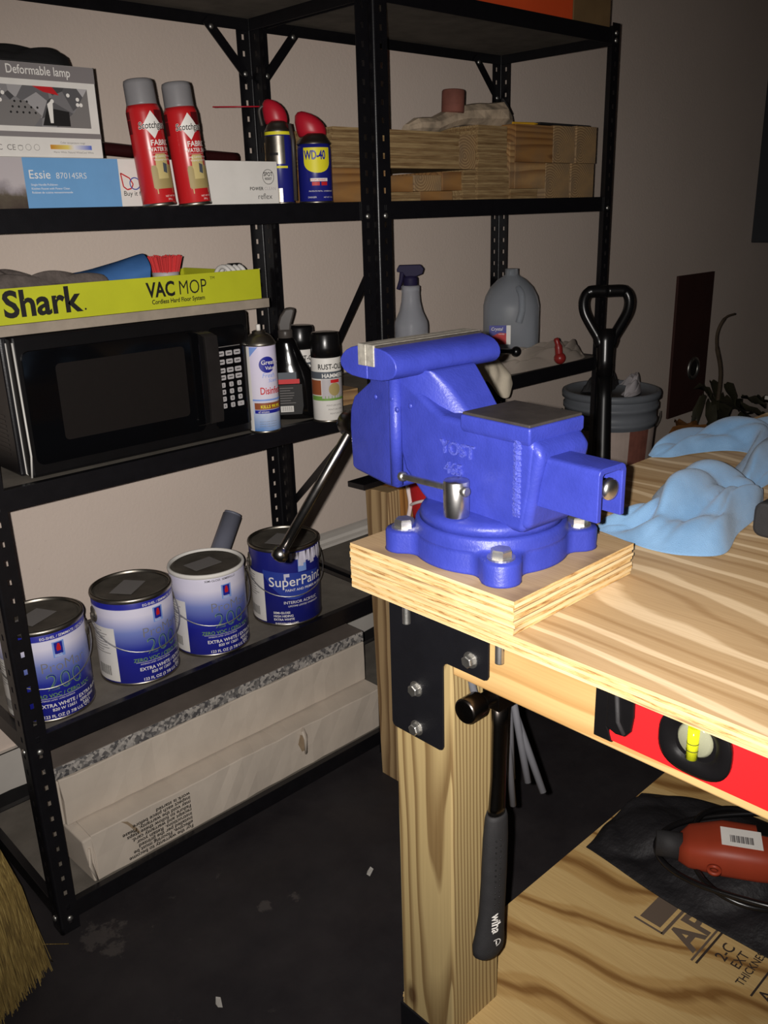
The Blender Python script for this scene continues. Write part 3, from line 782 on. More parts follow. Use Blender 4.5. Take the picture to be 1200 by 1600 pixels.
# ------------------------------------------------------------------ things on and under the bench
def crumple(stations, z0, H, folds, ns=40, amp=.006, seed=1, n=10, cre=1.0):
    """cloth as a wandering ridge: stations = (left xy, right xy, height); cross-section domes up, folds run along and across"""
    rnd = random.Random(seed)
    L = smooth_path([(a[0], a[1], h) for a, b, h in stations], n); R = smooth_path([(b[0], b[1], h) for a, b, h in stations], n)
    g = G(); V = []
    ph = [rnd.uniform(0, 6.28) for _ in range(12)]
    for i, (l, r) in enumerate(zip(L, R)):
        u = i/(len(L)-1)
        for j in range(ns+1):
            s_ = 2*j/ns-1
            p = l.lerp(r, j/ns)
            env = (1-abs(s_)**1.9)
            endenv = min(1, u/.06, (1-u)/.06)
            f = sum(math.sin(ph[k]+u*fu+s_*fs)*w_ for k, (fu, fs, w_) in enumerate(folds))
            tri = lambda q: 1-abs(2*((q/2/PI) % 1)-1)
            w1 = .9*math.sin(u*5+ph[7])+.7*math.sin(s_*2.5+ph[8])
            cr = lambda q: abs(math.sin(q))**.75
            rdg = .55*cr(ph[9]+u*6.5+s_*2.2+w1)+.40*cr(ph[10]+u*4.5-s_*3.6-w1*.8)+.28*cr(ph[11]+u*12+s_*4.5+w1*1.3)
            h = l.z*env*(1-.88*cre+.95*rdg*cre)+amp*.5*f*env
            h = max(h, .0008)*max(.08, endenv)
            dx = amp*.5*math.sin(ph[5]+u*19+s_*3)*env; dy = amp*.5*math.cos(ph[6]+u*15+s_*4)*env
            V.append((p.x+dx, p.y+dy, z0+h))
    m = len(L); F = [(i*(ns+1)+j, i*(ns+1)+j+1, (i+1)*(ns+1)+j+1, (i+1)*(ns+1)+j) for i in range(m-1) for j in range(ns)]
    g.add(V, F, 0, True)
    return g
folds = [(11, 2, .7), (5, 6, .8), (17, -5, .4), (23, 9, .25)]
BZ = .9568
st = [((.945, .600), (.930, .590), .006), ((.985, .590), (.918, .545), .022), ((1.04, .575), (.911, .505), .040), ((1.10, .610), (.920, .465), .055), ((1.17, .600), (.955, .433), .060), ((1.20, .555), (1.03, .452), .050), ((1.20, .515), (1.10, .462), .04), ((1.19, .495), (1.165, .483), .012)]
o = crumple(st, BZ, .05, folds, seed=4).build('cloth', 'microfibre', None, solid=.0016, subsurf=1)
o.name = 'microfibre_cloth'; tag(o, 'crumpled light blue cloth on the bench next to the vise slide', 'cloth')
st = [((1.30, .735), (1.285, .722), .008), ((1.37, .738), (1.30, .695), .026), ((1.46, .735), (1.345, .678), .034), ((1.56, .700), (1.395, .648), .038), ((1.60, .640), (1.40, .610), .038), ((1.50, .560), (1.31, .590), .034), ((1.35, .520), (1.235, .566), .030), ((1.24, .515), (1.215, .545), .012)]
o = crumple(st, BZ, .045, folds, seed=9).build('cloth', 'microfibre', None, solid=.0016, subsurf=1)
o.name = 'microfibre_cloth'; tag(o, 'crumpled light blue cloth curling along the far edge of the bench, behind the other', 'cloth')
bt = thing('tool_handle', 'black rubber tool end lying on the bench at the right edge of the view', 'tool', (1.06, .44, BZ))
o = G().prism(rrect(.16, .045, .012), lambda a, b: (-.02+.0*a, .0-a, b), lambda a, b: (.045, .0-a, b)).build('grip', 'black_rubber', bt, .004)
G().prism(rrect(.05, .02, .006), lambda a, b: (.0, -.16-a, .012+b), lambda a, b: (.03, -.16-a, .012+b)).build('tip', 'steel', bt, .002)
bc = thing('bar_clamp', 'small steel bar clamp standing on the bench behind the far blue cloth', 'clamp', (1.70, .70, BZ))
G().box(-.006, .006, -.28, .02, .030, .038).build('bar', 'zinc', bc, .001)
g = G(); g.tube(smooth_path([(0, -.03, .03), (.004, -.045, .018), (-.002, -.02, .006), (.0, -.05, .004)], 5), .006, 8); g.build('jaw', 'black_plastic', bc)
G().box(-.010, .010, -.29, -.25, 0, .045).build('fixed_head', 'black_plastic', bc, .002)

# black plastic bag with an orange power tool and coiled cord on the lower shelf
SZ = .2990
st = [((1.30, .700), (1.10, .690), .012), ((1.32, .67), (1.095, .64), .030), ((1.36, .60), (1.085, .565), .040), ((1.38, .50), (1.081, .49), .045), ((1.38, .40), (1.083, .41), .05), ((1.38, .28), (1.087, .33), .045), ((1.36, .16), (1.11, .24), .02)]
o = crumple(st, SZ, .03, folds, ns=34, amp=.009, seed=21).build('plastic_bag', 'bag_black', None, solid=.0016, subsurf=1)
tag(o, 'flattened black plastic bag spread over the lower bench shelf', 'bag')
TZ = SZ+.056
pt = thing('power_tool', 'orange corded power tool lying on the black bag under the bench', 'power tool', (1.170, .462, TZ), rad(-60))
g = G()
secs = []
for x, hy, hz, zc in ((-.085, .022, .016, .018), (-.07, .036, .024, .024), (-.02, .046, .030, .030), (.03, .046, .030, .030), (.07, .040, .028, .028), (.085, .028, .02, .024)):
    secs.append([(x, hy*math.copysign(abs(math.cos(a))**.6, math.cos(a)), zc+hz*math.copysign(abs(math.sin(a))**.6, math.sin(a))) for a in [2*PI*i/24 for i in range(24)]])
g.loft(secs); g.build('housing', 'orange_tool', pt)
g = G(); g.loft([[(x, y*.8, z+.0) for x, y, z in s_] for s_ in [[(-.12+k*.02, .03*math.cos(a)*(.7+.1*k), .02+.022*math.sin(a)) for a in [2*PI*i/16 for i in range(16)]] for k in range(3)]]); g.build('front_grip', 'black_rubber', pt)
fn = plane((-.03, -.028, .0612), (1, 0, 0), (0, 1, 0))
g = G(); g.add([(-.025, -.030, .0598), (.035, -.030, .0598), (.035, .012, .0606), (-.025, .012, .0606)], [(0, 1, 2, 3)])
for k in range(16):
    x = -.012+k*.0022; g.add([(x, -.022, .0609), (x+.0011+.0006*(k % 3), -.022, .0609), (x+.0011+.0006*(k % 3), -.006, .0612), (x, -.006, .0612)], [(0, 1, 2, 3)], 1)
g.build('barcode_sticker', ['white', 'grey_print'], pt, solid=.0004)
G().box(.03, .075, .006, .040, .056, .0605).build('vent_panel', 'black_plastic', pt, .001)
g = G()
for a in range(20):
    b0, b1 = 2*PI*a/20, 2*PI*(a+1)/20
g.lathe([(.006, -.002), (.011, -.002), (.011, .003), (.006, .003), (.006, -.002)], 20, 0, True, False, Matrix.Translation((-.035, -.054, .028)))
g.build('hanging_eye', 'orange_tool', pt)
g = G(); P = []
for k in range(0, 190):
    a = k*.083; r = .108+.016*math.sin(k*.031)+.012*math.sin(k*.21); P.append((.05+r*1.25*math.cos(a), .02+r*math.sin(a), .000+.010*math.sin(k*.13)+.0058))
g.tube(P, .0048, 8); g.build('cord', 'black_plastic', pt)

# ------------------------------------------------------------------ paint cans
def paint_can(label, x, y, da, kind):
    R, H = .0815, .190
    t = thing('paint_can', label, 'paint can', (x, y, .4495), face_cam(x, y)+rad(da), 'paint cans on the lower shelf')
    g = G(); g.lathe([(.078, .0), (R, .002), (R, .180), (R-.001, .182)], 56, 0, True, False)
    b = g.build('can_body', {'a': 'can_label', 'b': 'can_label_pale', 's': 'navy'}[kind], t)
    g = G(); g.lathe([(.0, .0008), (.079, .0008), (.0825, .0), (.0828, .0035), (.0815, .005)], 56, 0, True, False)
    g.build('base_rim', 'tin', t)
    g = G(); g.lathe([(R, .181), (.0832, .1825), (.0838, .1865), (.0825, .1905), (.0795, .1912), (.0775, .1895), (.077, .1845)], 56, 0, True, False)
    g.build('top_rim', 'tin' if kind != 'b' else 'white', t)
    g = G(); g.lathe([(.077, .1845), (.0735, .1842), (.0725, .1875), (.070, .1885), (.066, .1868), (.0, .1865)], 56, 0, True, False)
    ld = g.build('lid', 'tin_dirty', t)
    T = Matrix.Translation((-.006, -.004, .1871)) @ Matrix.Rotation(rad({'a': 62, 'b': 40, 's': 70}[kind]), 4, 'Z')
    G().box(-.034, .034, -.024, .024, 0, .0003, 0, T).build('sticker', 'grey_print', ld)
    for sa in (-74, 106):
        g = G(); a = rad(sa); T = Matrix.Translation((R*math.sin(a)*.985, -R*math.cos(a)*.985, .147)) @ Matrix.Rotation(a, 4, 'Z') @ Matrix.Rotation(PI/2, 4, 'X')
        g.lathe([(.017, -.001), (.017, .0025), (.0135, .0035), (.0125, .0015), (.0055, .001), (.0055, .006), (.004, .0075), (.0, .008)], 20, 0, True, False, T)
        g.build('ear', 'tin_dirty', t)
    g = G(); P = []
    for k in range(29):
        f = k/28; a = rad(-74+180*f); rr = R+.0065+.008*math.sin(PI*f)
        P.append((rr*math.sin(a), -rr*math.cos(a), .145-.066*math.sin(PI*f)**.8))
    g.tube(P, .0014, 6); g.build('bail_handle', 'zinc', t)
    e = R+.0005
    fn = cyla(e)
    g = G(); g.patch(fn, -84, -32, .008, .128, 10, 1, 0); pn = g.build('side_panel', 'white', b)
    g = G()
    for k in range(9): g.patch(cyla(e+.0003), -78, -78+random.uniform(22, 38), .118-k*.006, .1195-k*.006, 5, 1, 0)
    for k in range(18):
        q = -72+k*1.5; g.patch(cyla(e+.0003), q, q+.8 if k % 3 else q+.45, .020, .042, 1, 1, 1)
    g.build('small_print', ['grey_print', 'black_print'], b)
    f3 = lambda zz, a0: cyl(e+.0003, zz, rad(a0))
    if kind != 's':
        g = G(); g.patch(fn, 26, 42, .131, .163, 4, 1, 0); g.patch(cyla(e+.0002), 28.5, 39.5, .137, .161, 4, 1, 1)
        g.cpoly([(33, .159), (35.5, .159), (37, .150), (36.5, .144), (31.5, .144), (31, .150)], cyla(e+.0006), 2)
        g.text('Sherwin', .0042, f3(.1355, 28), 3); g.text('Williams', .0042, f3(.132, 28), 3)
        g.build('emblem', ['sky_print', 'label_navy', 'red_print', 'white_print'], b)
        g = G()
        g.text('ProMar', .030, f3(.104, 7), 0, bold=-.012)
        g.text('200', .050, f3(.066, 11), 1, bold=-.004); g.text('200', .050, f3(.0662, 11.4), 2, bold=-.022)
        g.text('ZERO VOC / CERO VOC', .011, f3(.052, -9), 1, bold=.01)
        g.patch(cyla(e+.0003), -6, 68, .0498, .0504, 10, 1, 3)
        g.text('INTERIOR LATEX  LATEX INTERIOR', .0042, f3(.0445, 0), 3)
        g.text('EXTRA WHITE / EXTRA BLANCO', .0105, f3(.031, -2), 3, bold=.015)
        g.text('B20 W 12651   6500-50641', .0085, f3(.022, 14), 3, bold=.012)
        g.text('123 FL OZ (3 7/8 U.S. QT)', .0088, f3(.0085, 1), 3, bold=.014); g.text('3.63 L', .009, f3(.014, 56), 3, bold=.014)
        g.build('lettering', ['grey_print', 'green_print', 'label_navy', 'white_print', 'black_print'], b); g = G()
        if kind == 'a': g.text('EG-SHEL / SEMIMATE / ESCALA', .0075, f3(.1715, 12), 3, bold=.01)
        else: g.text('SEMI-GLOSS  SEMIBRILLO', .0065, f3(.174, 2), 4, bold=.01)
        g.build('lettering', ['grey_print', 'green_print', 'label_navy', 'white_print', 'black_print'], b)
    else:
        g = G(); P1 = []
        for k in range(25):
            f = k/24; a = -38+120*f
            zt = .138-.052*f if f < .5 else .112+.0*f
            lo = .140-.075*math.sin(PI*min(1, f*1.05))**.9
            P1.append((a, lo))
        for k in range(24):
            (a, lo), (a2, lo2) = P1[k], P1[k+1]
            hi = .139-.018*k/24; hi2 = .139-.018*(k+1)/24
            if hi > lo: g.add([fn(a, min(lo, hi)), fn(a2, min(lo2, hi2)), fn(a2, hi2), fn(a, hi)], [(0, 1, 2, 3)], 0, True)
        g.patch(cyla(e+.0002), 27, 42, .131, .163, 4, 1, 1)
        g.build('swoosh', ['blue_print', 'sky_print'], b)
        g = G(); g.text('SuperPaint', .033, f3(.099, -23), 0, bold=.004)
        g.text('PAINT AND PRIMER IN ONE', .0085, f3(.086, 4), 0, bold=.008)
        g.text('INTERIOR ACRYLIC', .010, f3(.055, 0), 0); g.text('LIFETIME LIMITED WARRANTY', .006, f3(.047, 7), 0)
        for k, s_ in enumerate(('SEMI-GLOSS', 'HIGH HIDING', 'EXTRA WHITE')): g.text(s_, .0075, f3(.031-k*.0085, -18), 0, bold=.02)
        g.text('SHERWIN-WILLIAMS.', .006, f3(.0045, -16), 0, bold=.01)
        g.build('lettering', 'white_print', b)
        g = G(); pts = [(16, .178), (90, .178), (86, .150), (70, .148), (58, .140), (44, .146), (30, .139), (14, .138), (12, .143), (20, .150), (24, .160)]
        for (a, z), (a2, z2) in zip(pts, pts[1:]): pass
        for k in range(16):
            a = 14+k*4.6; lo = .149+.006*math.sin(k*1.3)+(.010 if k < 3 else 0); g.patch(cyla(e+.0004), a, a+4.6, lo, .179, 1, 1, 0)
        g.patch(cyla(e+.0005), 3, 6, .112, .128, 1, 1, 0); g.patch(cyla(e+.0005), 3, 12, .122, .130, 2, 1, 0)
        g.build('paint_drip', 'bare_paint', b)
    return t
paint_can('blue and white gallon paint can partly hidden by the perforated shelf post', .564, 1.586, -16, 'a')
paint_can('blue and white gallon paint can, second along from the shelf post', .759, 1.586, 0, 'a')
paint_can('blue and white paint can with a white rim, third along from the shelf post', .936, 1.578, -7, 'b')
paint_can('dark blue paint can with a drip of white paint, under the vise handle', 1.145, 1.574, -6, 's')
o = G(); o.tube([(.990, 1.715, .472), (1.03, 1.725, .525), (1.130, 1.757, .655)], .0235, 20)
o.tube([(1.130, 1.757, .655), (1.1335, 1.758, .6595)], .0215, 20)
tag(o.build('grey_tube', 'grey_tube'), 'grey plastic tube leaning up behind the white-rimmed paint can', 'tube')
g = G(); P = [(0, 0), (.045, 0), (.045, .008), (.034, .012), (.03, .02), (.012, .026), (0, .028)]
g.prism(P, lambda a, b: (1.43, 1.868-a, .4505+b), lambda a, b: (2.22, 1.868-a, .4505+b))  # added white strip in place of the flash shine along the back beam
tag(g.build('highlight_strip', 'trim_white'), 'long white moulding strip standing in for shine on the low back beam of the right unit', 'highlight')

# ------------------------------------------------------------------ boxes on the bottom shelf
def softbox(x0, x1, y0, y1, z0, z1, seed, name, parent, mat='offwhite_box', amp=.003, nx=24):
    rnd = random.Random(seed); g = G(); secs = []
    for i in range(nx+1):
        x = x0+(x1-x0)*i/nx; q = []
        for (y, z) in ((y0, z0), (y0, (z0+z1)/2), (y0, z1), ((y0+y1)/2, z1), (y1, z1), (y1, z0)):
            q.append((x+rnd.uniform(-amp, amp)*(i in (0, nx)), y+rnd.uniform(-amp, amp)*.5*(y == y0), z+rnd.uniform(-amp, amp)*.5*(z > z0)))
        secs.append(q)
    g.loft(secs, 0, False); return g.build(name, mat, parent, .002)
bx = thing('flooring_box', 'long dented white carton lying in front with upside down small print', 'box', (0, 0, .0612))
softbox(.565, 1.372, 1.500, 1.690, .0005, .112, 3, 'carton', bx)
g = G(); g.loft([[(.5640, 1.500, .110), (.5640, 1.688, .110), (.5640, 1.688, .002), (.5640, 1.500, .002)], [(.546, 1.510, .100), (.540, 1.680, .104), (.543, 1.680, .010), (.556, 1.500, .001)]], 0, False)
g.build('end_flap', 'offwhite_box', bx, .003)
g = G(); g.tube([(.556, 1.502, .085), (.552, 1.498, .05), (.562, 1.498, .004)], [.004, .007, .003], 8, 0, True, None, True, .5); g.build('flap_fold', 'offwhite_box', bx)
g = G(); g.add([(.628, 1.4975, .111), (.642, 1.4975, .104), (.660, 1.4970, .078), (.668, 1.4970, .058), (.656, 1.4970, .072), (.640, 1.4975, .098)], [(0, 1, 2, 3, 4, 5)])
g.add([(1.085, 1.4975, .108), (1.100, 1.4970, .098), (1.092, 1.4970, .075), (1.102, 1.4970, .05), (1.120, 1.4970, .050), (1.112, 1.4970, .09)], [(0, 1, 2, 3, 4, 5)]); g.build('tear', 'box_tear', bx, solid=.0006)
g = G(); g.tube([(1.105, 1.494, .112), (1.110, 1.490, .09), (1.112, 1.494, .045)], [.010, .012, .009], 8, 0, True, None, True, .4); g.build('peeled_flap', 'offwhite_box', bx)
g = G(); fn = lambda x, y: (.80-x, 1.4965, .022-y+.0)
for k, s_ in enumerate(('For the warranty to become', 'effective, Flooring must be', 'installed per the printed', 'instructions. Retain your', 'receipt and warranty card.', 'Failure to follow these steps', 'may void the warranty. Please', 'inspect each piece before', 'work is started')):
    g.text(s_, .0125, lambda x, y: (.790-x*1.08, 1.4967, .016+k*.0105-y+.0), 0, bold=.022)
g.build('lettering', 'black_print', bx)
b2 = thing('flooring_box', 'plain white long carton stacked on top of the printed one', 'box', (.541, 1.560, .1752), 0)
softbox(0, .831, 0, .118, .0005, .1115, 5, 'carton', b2); G().box(-.006, -.0005, .004, .114, .004, .108).build('end_flap', 'offwhite_box', b2, .002)
bs = thing('foam_slab', 'dark topped slab with speckled grey edge lying on the plain long carton', 'slab', (.531, 1.561, .2878), 0)
softbox(0, .840, 0, .290, .0005, .0285, 8, 'slab_core', bs, 'speckle', .002)
G().box(.001, .839, .002, .289, .0287, .0300).build('top_skin', 'under', bs)
o = G().box(.62, 1.335, 1.715, 1.85, .0612, .2874).build('support_carton', 'offwhite_box', None, .002)
o.name = 'carton'; tag(o, 'white carton under the back of the speckled slab, hidden by the long ones', 'box')

# ------------------------------------------------------------------ microwave shelf
MZ = .9245
mw = thing('microwave_oven', 'black microwave oven with silver edge trim under the grey wooden board', 'microwave', (.553, 1.502, MZ))
G().box(.0, .488, .02, .345, .006, .249).build('casing', 'black_steel', mw, .004)
g = G(); g.box(.010, .488, -.004, .022, .004, .250); g.build('front_frame', 'black_plastic', mw, .006, 3)
dr = G().prism(rrect(.345, .198, .014), lambda a, b: (.022+a, -.0042, .026+b), lambda a, b: (.022+a, -.0075, .026+b)).build('door_glass', 'black_gloss', mw, .001)
G().prism(rrect(.255, .135, .008), lambda a, b: (.078+a, -.0076, .062+b), lambda a, b: (.078+a, -.0079, .062+b)).build('door_window', 'window_mesh', dr)
g = G(); sec = []
P = smooth_path([(.352, -.008, .222), (.362, -.022, .222), (.374, -.034, .214), (.378, -.036, .196), (.378, -.036, .060), (.374, -.030, .044), (.362, -.010, .038)], 5)
for p_ in P: sec.append([(p_.x-.014, p_.y, p_.z), (p_.x+.014, p_.y, p_.z), (p_.x+.014, p_.y+.007, p_.z), (p_.x-.014, p_.y+.007, p_.z)])
g.loft(sec, 0, False); g.build('door_handle', 'handle_black', mw, .0015)
cp = G().prism(rrect(.086, .202, .010), lambda a, b: (.392+a, -.0042, .022+b), lambda a, b: (.392+a, -.006, .022+b)).build('control_panel', 'black_gloss', mw, .0006)
rows = [.1665, .150, .133, .119, .104, .090, .076, .062]
for i, z in enumerate(rows):
    for j in range(3):
        w_ = .0150 if i < 4 or (i == 7 and j == 2) else .0095
        x = .4075+j*.0192
        o = G().prism(rrect(w_, .0098, .002, 2), lambda a, b: (x+(.015-w_)/2+a, -.006, z+b), lambda a, b: (x+(.015-w_)/2+a, -.0072, z+b)).build('button', 'button_grey', mw)
        q = G(); cx = x+.0075
        if i < 4: q.patch(front(-.0074), cx-.0045, cx+.0045, z+.004, z+.0058)
        else: q.text('123456789'[(i-4)*3+j] if i < 7 else ('X', '0', '+')[j], .0068, front(-.0074), 0, 'CENTER', x=cx, y=z+.0025, bold=.01)
        q.build('key_legend', 'black_print', o)
g = G(); g.patch(front(-.0062), .405, .462, .184, .1853); g.build('panel_line', 'grey_print', mw)
g = G()   # silver edge trims at the left
g.tube([(.0095, .018, .238), (.0095, .018, .010), (.014, .008, .006)], .0013, 6)
g.tube([(.0125, -.0042, .240), (.0135, -.0052, .045), (.0105, -.0010, .006)], .0019, 6)
g.build('silver_trim', 'silver', mw)
g = G()
for k in range(9): g.box(-.0006, .001, .05+.0*k, .10, .040+k*.0085, .0435+k*.0085)
g.build('side_vent', 'window_mesh', mw)
g = G()
for x in (.04, .45):
    for y in (.05, .30): g.lathe([(.012, 0), (.012, .0065)], 12, 0, True, True, Matrix.Translation((x, y, .0)))
g.build('foot', 'black_rubber', mw)
TB = MZ+.2508
bd = G().box(.42, 1.098, 1.499, 1.80, TB, TB+.018).build('wooden_board', 'wood_board', None, .001)
tag(bd, 'thin grey wooden board lying on top of the microwave', 'board')
TZ2 = TB+.0185
tr = thing('cardboard_tray', 'lime green cardboard tray box of cleaning bits on the grey board', 'box', (.42, 1.503, TZ2))
G().box(0, .662, 0, .003, 0, .058).build('front_panel', 'lime', tr)
g = G(); g.box(0, .662, .285, .288, 0, .052); g.box(.659, .662, .003, .285, 0, .054); g.box(0, .003, .003, .285, 0, .054); g.box(.003, .659, .003, .285, 0, .003)
g.build('tray_shell', 'lime', tr)
g = G(); fn = front(-.0006)
g.text('Shark', .060, fn, 0, bold=.028, x=.142, y=.012, sx=.98); g.text('.', .03, fn, 0, x=.281, y=.012)
g.build('lettering', 'black_print', tr); g = G()
g.text('VAC', .037, fn, 0, bold=.03, x=.406, y=.0225, sx=.80); g.text('MOP', .037, fn, 0, x=.472, y=.0225, bold=-.005, sx=.80); g.text('TM', .008, fn, 0, x=.543, y=.0455)
g.text('Cordless Hard Floor System', .0115, fn, 0, bold=.022, x=.414, y=.0095, sx=.86)
g.build('lettering', 'black_print', tr)
T0 = TZ2+.0035
# blue glove: a wide cuff narrowing to a flattened hand
gl = G(); secs = []
for x, y, z, a, b in ((.655, 1.585, .044, .010, .030), (.69, 1.585, .046, .018, .040), (.74, 1.588, .042, .024, .040), (.79, 1.590, .048, .030, .042), (.84, 1.592, .053, .036, .050), (.862, 1.592, .054, .038, .052)):
    secs.append([(x+.006*math.sin(t_*3+x*40)*.3+.010*(math.sin(t_)) , y+b*math.cos(t_)*(1+.06*math.sin(t_*5+x*60)), T0+max(.002, z+a*math.sin(t_)*(1+.08*math.sin(t_*4+x*30)))) for t_ in [2*PI*i/28 for i in range(28)]])
gl.loft(secs, 0, True, True, False)
tag(gl.build('rubber_glove', 'glove_blue', None, solid=.0014, subsurf=1), 'blue rubber glove with open cuff lying in the green tray', 'glove')
o = crumple([((.45, 1.60), (.45, 1.508), .05), ((.52, 1.64), (.52, 1.508), .098), ((.58, 1.62), (.58, 1.508), .088), ((.63, 1.57), (.64, 1.508), .074), ((.70, 1.552), (.70, 1.508), .068), ((.78, 1.545), (.78, 1.510), .060)], T0, .06, folds, seed=13, amp=.006, cre=.35).build('cleaning_rag', 'grey_rag', None, solid=.002, subsurf=1)
tag(o, 'crumpled dark grey rag at the left end of the green tray', 'rag')
br = thing('scrub_brush', 'small round brush with red bristles standing up in the green tray', 'brush', (.925, 1.60, T0))
g = G(); g.lathe([(.0, 0), (.020, 0), (.023, .004), (.023, .040), (.026, .050), (.026, .056), (.0, .056)], 24, 0); g.build('brush_body', 'pale_grey', br)
g = G()
for k in range(110):
    a = random.uniform(0, 2*PI); r = .025*math.sqrt(random.random()); h = .030+random.uniform(-.002, .003)
    g.tube([(r*math.cos(a), r*math.sin(a), .055), (r*1.35*math.cos(a), r*1.35*math.sin(a), .055+h)], .0016, 4, 0, False)
o = g.build('bristles', 'red_bristle', br, kind='stuff')
cr = thing('cord_coil', 'small white coiled cord at the right end of the green tray', 'cord', (1.055, 1.565, T0))
g = G(); P = []
for k in range(120):
    a = k/120*2*PI*4; P.append((-.022+k*.0004, .026*math.cos(a), .034+.026*math.sin(a)))
g.tube(P, .0045, 8); g.build('cord_loop', 'white', cr); G().box(-.004, .020, -.006, .006, .052, .0655).build('cable_tie', 'black_plastic', cr, .001)

def aerosol(t, R, H, neck=True):
    pass
# disinfectant can without cap
dc = thing('spray_can', 'tall lilac disinfectant can with exposed white nozzle beside the microwave', 'spray can', (1.062, 1.494, MZ), face_cam(1.062, 1.494))
g = G(); R = .0325
g.lathe([(.030, 0), (R, .002), (R, .180)], 36, 0, True, False); b = g.build('can_body', 'disinfect_label', dc)
g = G(); g.lathe([(.0, .001), (.031, .001), (.0335, .0), (.0335, .004), (R, .005)], 36, 0, True, False); g.lathe([(R, .179), (.0338, .1805), (.0338, .183), (.031, .187), (.025, .196), (.018, .201), (.014, .202), (.014, .206), (.010, .208), (.0, .208)], 36, 0, True, False); g.build('dome', 'tin', dc)
G().lathe([(.0, .207), (.0045, .207), (.0045, .2185), (.0035, .220), (.0, .220)], 12).build('nozzle', 'white', dc)
e = R+.0005; fn = cyla(e); f3 = lambda zz, a0: cyl(e+.0003, zz, rad(a0))
g = G(); g.patch(fn, -90, -42, .004, .178, 8, 1, 0)
g.patch(fn, -35, 88, .050, .064, 16, 1, 1); g.patch(fn, -35, 88, .042, .049, 16, 1, 2); g.patch(fn, -42, 88, .068, .0715, 14, 1, 3)
cx, cz = 22, .142
g.cpoly([(cx+30*math.cos(2*PI*k/32), cz+.0165*math.sin(2*PI*k/32)) for k in range(32)], cyla(e+.0002), 2)
g.cpoly([(-42, .178), (-8, .178), (-42, .158)], cyla(e+.0001), 3)
g.build('label_print', ['white', 'brown_print', 'label_navy', 'sky_print'], b)
g = G(); g.text('Great', .0125, f3(.1425, 0), 0, bold=.012); g.text('Value', .010, f3(.132, 14), 0, bold=.012)
g.text('Fresh', .013, f3(.116, 0), 1, shear=.2); g.text('Scent', .010, f3(.106, 22), 1, shear=.2)
g.text('Disinfect', .0205, f3(.082, -10), 2, bold=.018, sx=.72); g.text('KILLS 99.9%', .009, f3(.053, -12), 3, bold=.018)
g.text('of viruses', .006, f3(.0435, -22), 0)
for k in range(3): g.text('contents under pressure', .0038, f3(.024-k*.005, -20), 4)
g.build('lettering', ['white_print', 'sky_print', 'red_print', 'yellow_print', 'grey_print'], b)

# black trigger bottle
tb = thing('spray_bottle', 'black trigger spray bottle with grey nozzle between two spray cans', 'bottle', (1.186, 1.545, MZ), face_cam(1.186, 1.545))
g = G()
def se(a, b, z, n=28, p=.6): return [(a*math.copysign(abs(math.cos(t_))**p, math.cos(t_)), b*math.copysign(abs(math.sin(t_))**p, math.sin(t_)), z) for t_ in [2*PI*i/n for i in range(n)]]
prof = [(.052, .028, .0), (.055, .031, .004), (.055, .031, .03), (.054, .031, .06), (.051, .030, .085), (.044, .028, .105), (.036, .025, .120), (.030, .022, .135), (.0255, .0205, .150), (.0215, .019, .165), (.0170, .0165, .176)]
secs = []
for a, b_, z in prof:
    sh = -.014*max(0, (z-.05))/.12
    secs.append([(x+sh, y, zz) for x, y, zz in se(a, b_, z, 36, .85)])
g.loft(secs); b = g.build('bottle_body', 'black_glossy', tb)
g = G(); g.lathe([(.0150, .174), (.0160, .176), (.0160, .190), (.0150, .192)], 24, 0, True, True, Matrix.Translation((-.0145, 0, 0))); g.build('collar', 'smoke_plastic', tb)
g = G()
P = [(-.028, .190), (-.002, .190), (.000, .205), (.006, .222), (.010, .236), (.002, .240), (-.012, .238), (-.024, .222), (-.030, .205)]
g.prism(P, lambda a, b_: (a, -.011, b_), lambda a, b_: (a, .011, b_)); g.build('spray_head', 'smoke_plastic', tb, .004)
g = G()
fnb = lambda x, z: (x, -.0330, z)
g.patch(fnb, -.044, .004, .090, .105, 6, 1, 0); g.patch(fnb, -.044, .010, .080, .090, 6, 1, 1)
g.poly([(-.045, .012), (.012, .012), (.016, .03), (.015, .078), (-.045, .078)], lambda x, z: (x, -.0316, z), 2)
g.patch(lambda x, z: (x, -.0321, z), -.034, -.006, .018, .031, 1, 1, 3)
for k in range(12): g.patch(lambda x, z: (x, -.0323, z), -.032+k*.0021, -.0312+k*.0021, .019, .030, 1, 1, 2)
for k in range(7): g.patch(lambda x, z: (x, -.0321, z), -.034, -.034+random.uniform(.02, .034), .070-k*.0055, .0712-k*.0055, 1, 1, 4)
g.text('GLASS & STOVE', .0058, lambda x, z: (-.03+x, -.0326, .083+z), 3)
g.build('label_print', ['slate_print', 'red_print', 'black_print', 'white', 'grey_print'], b)

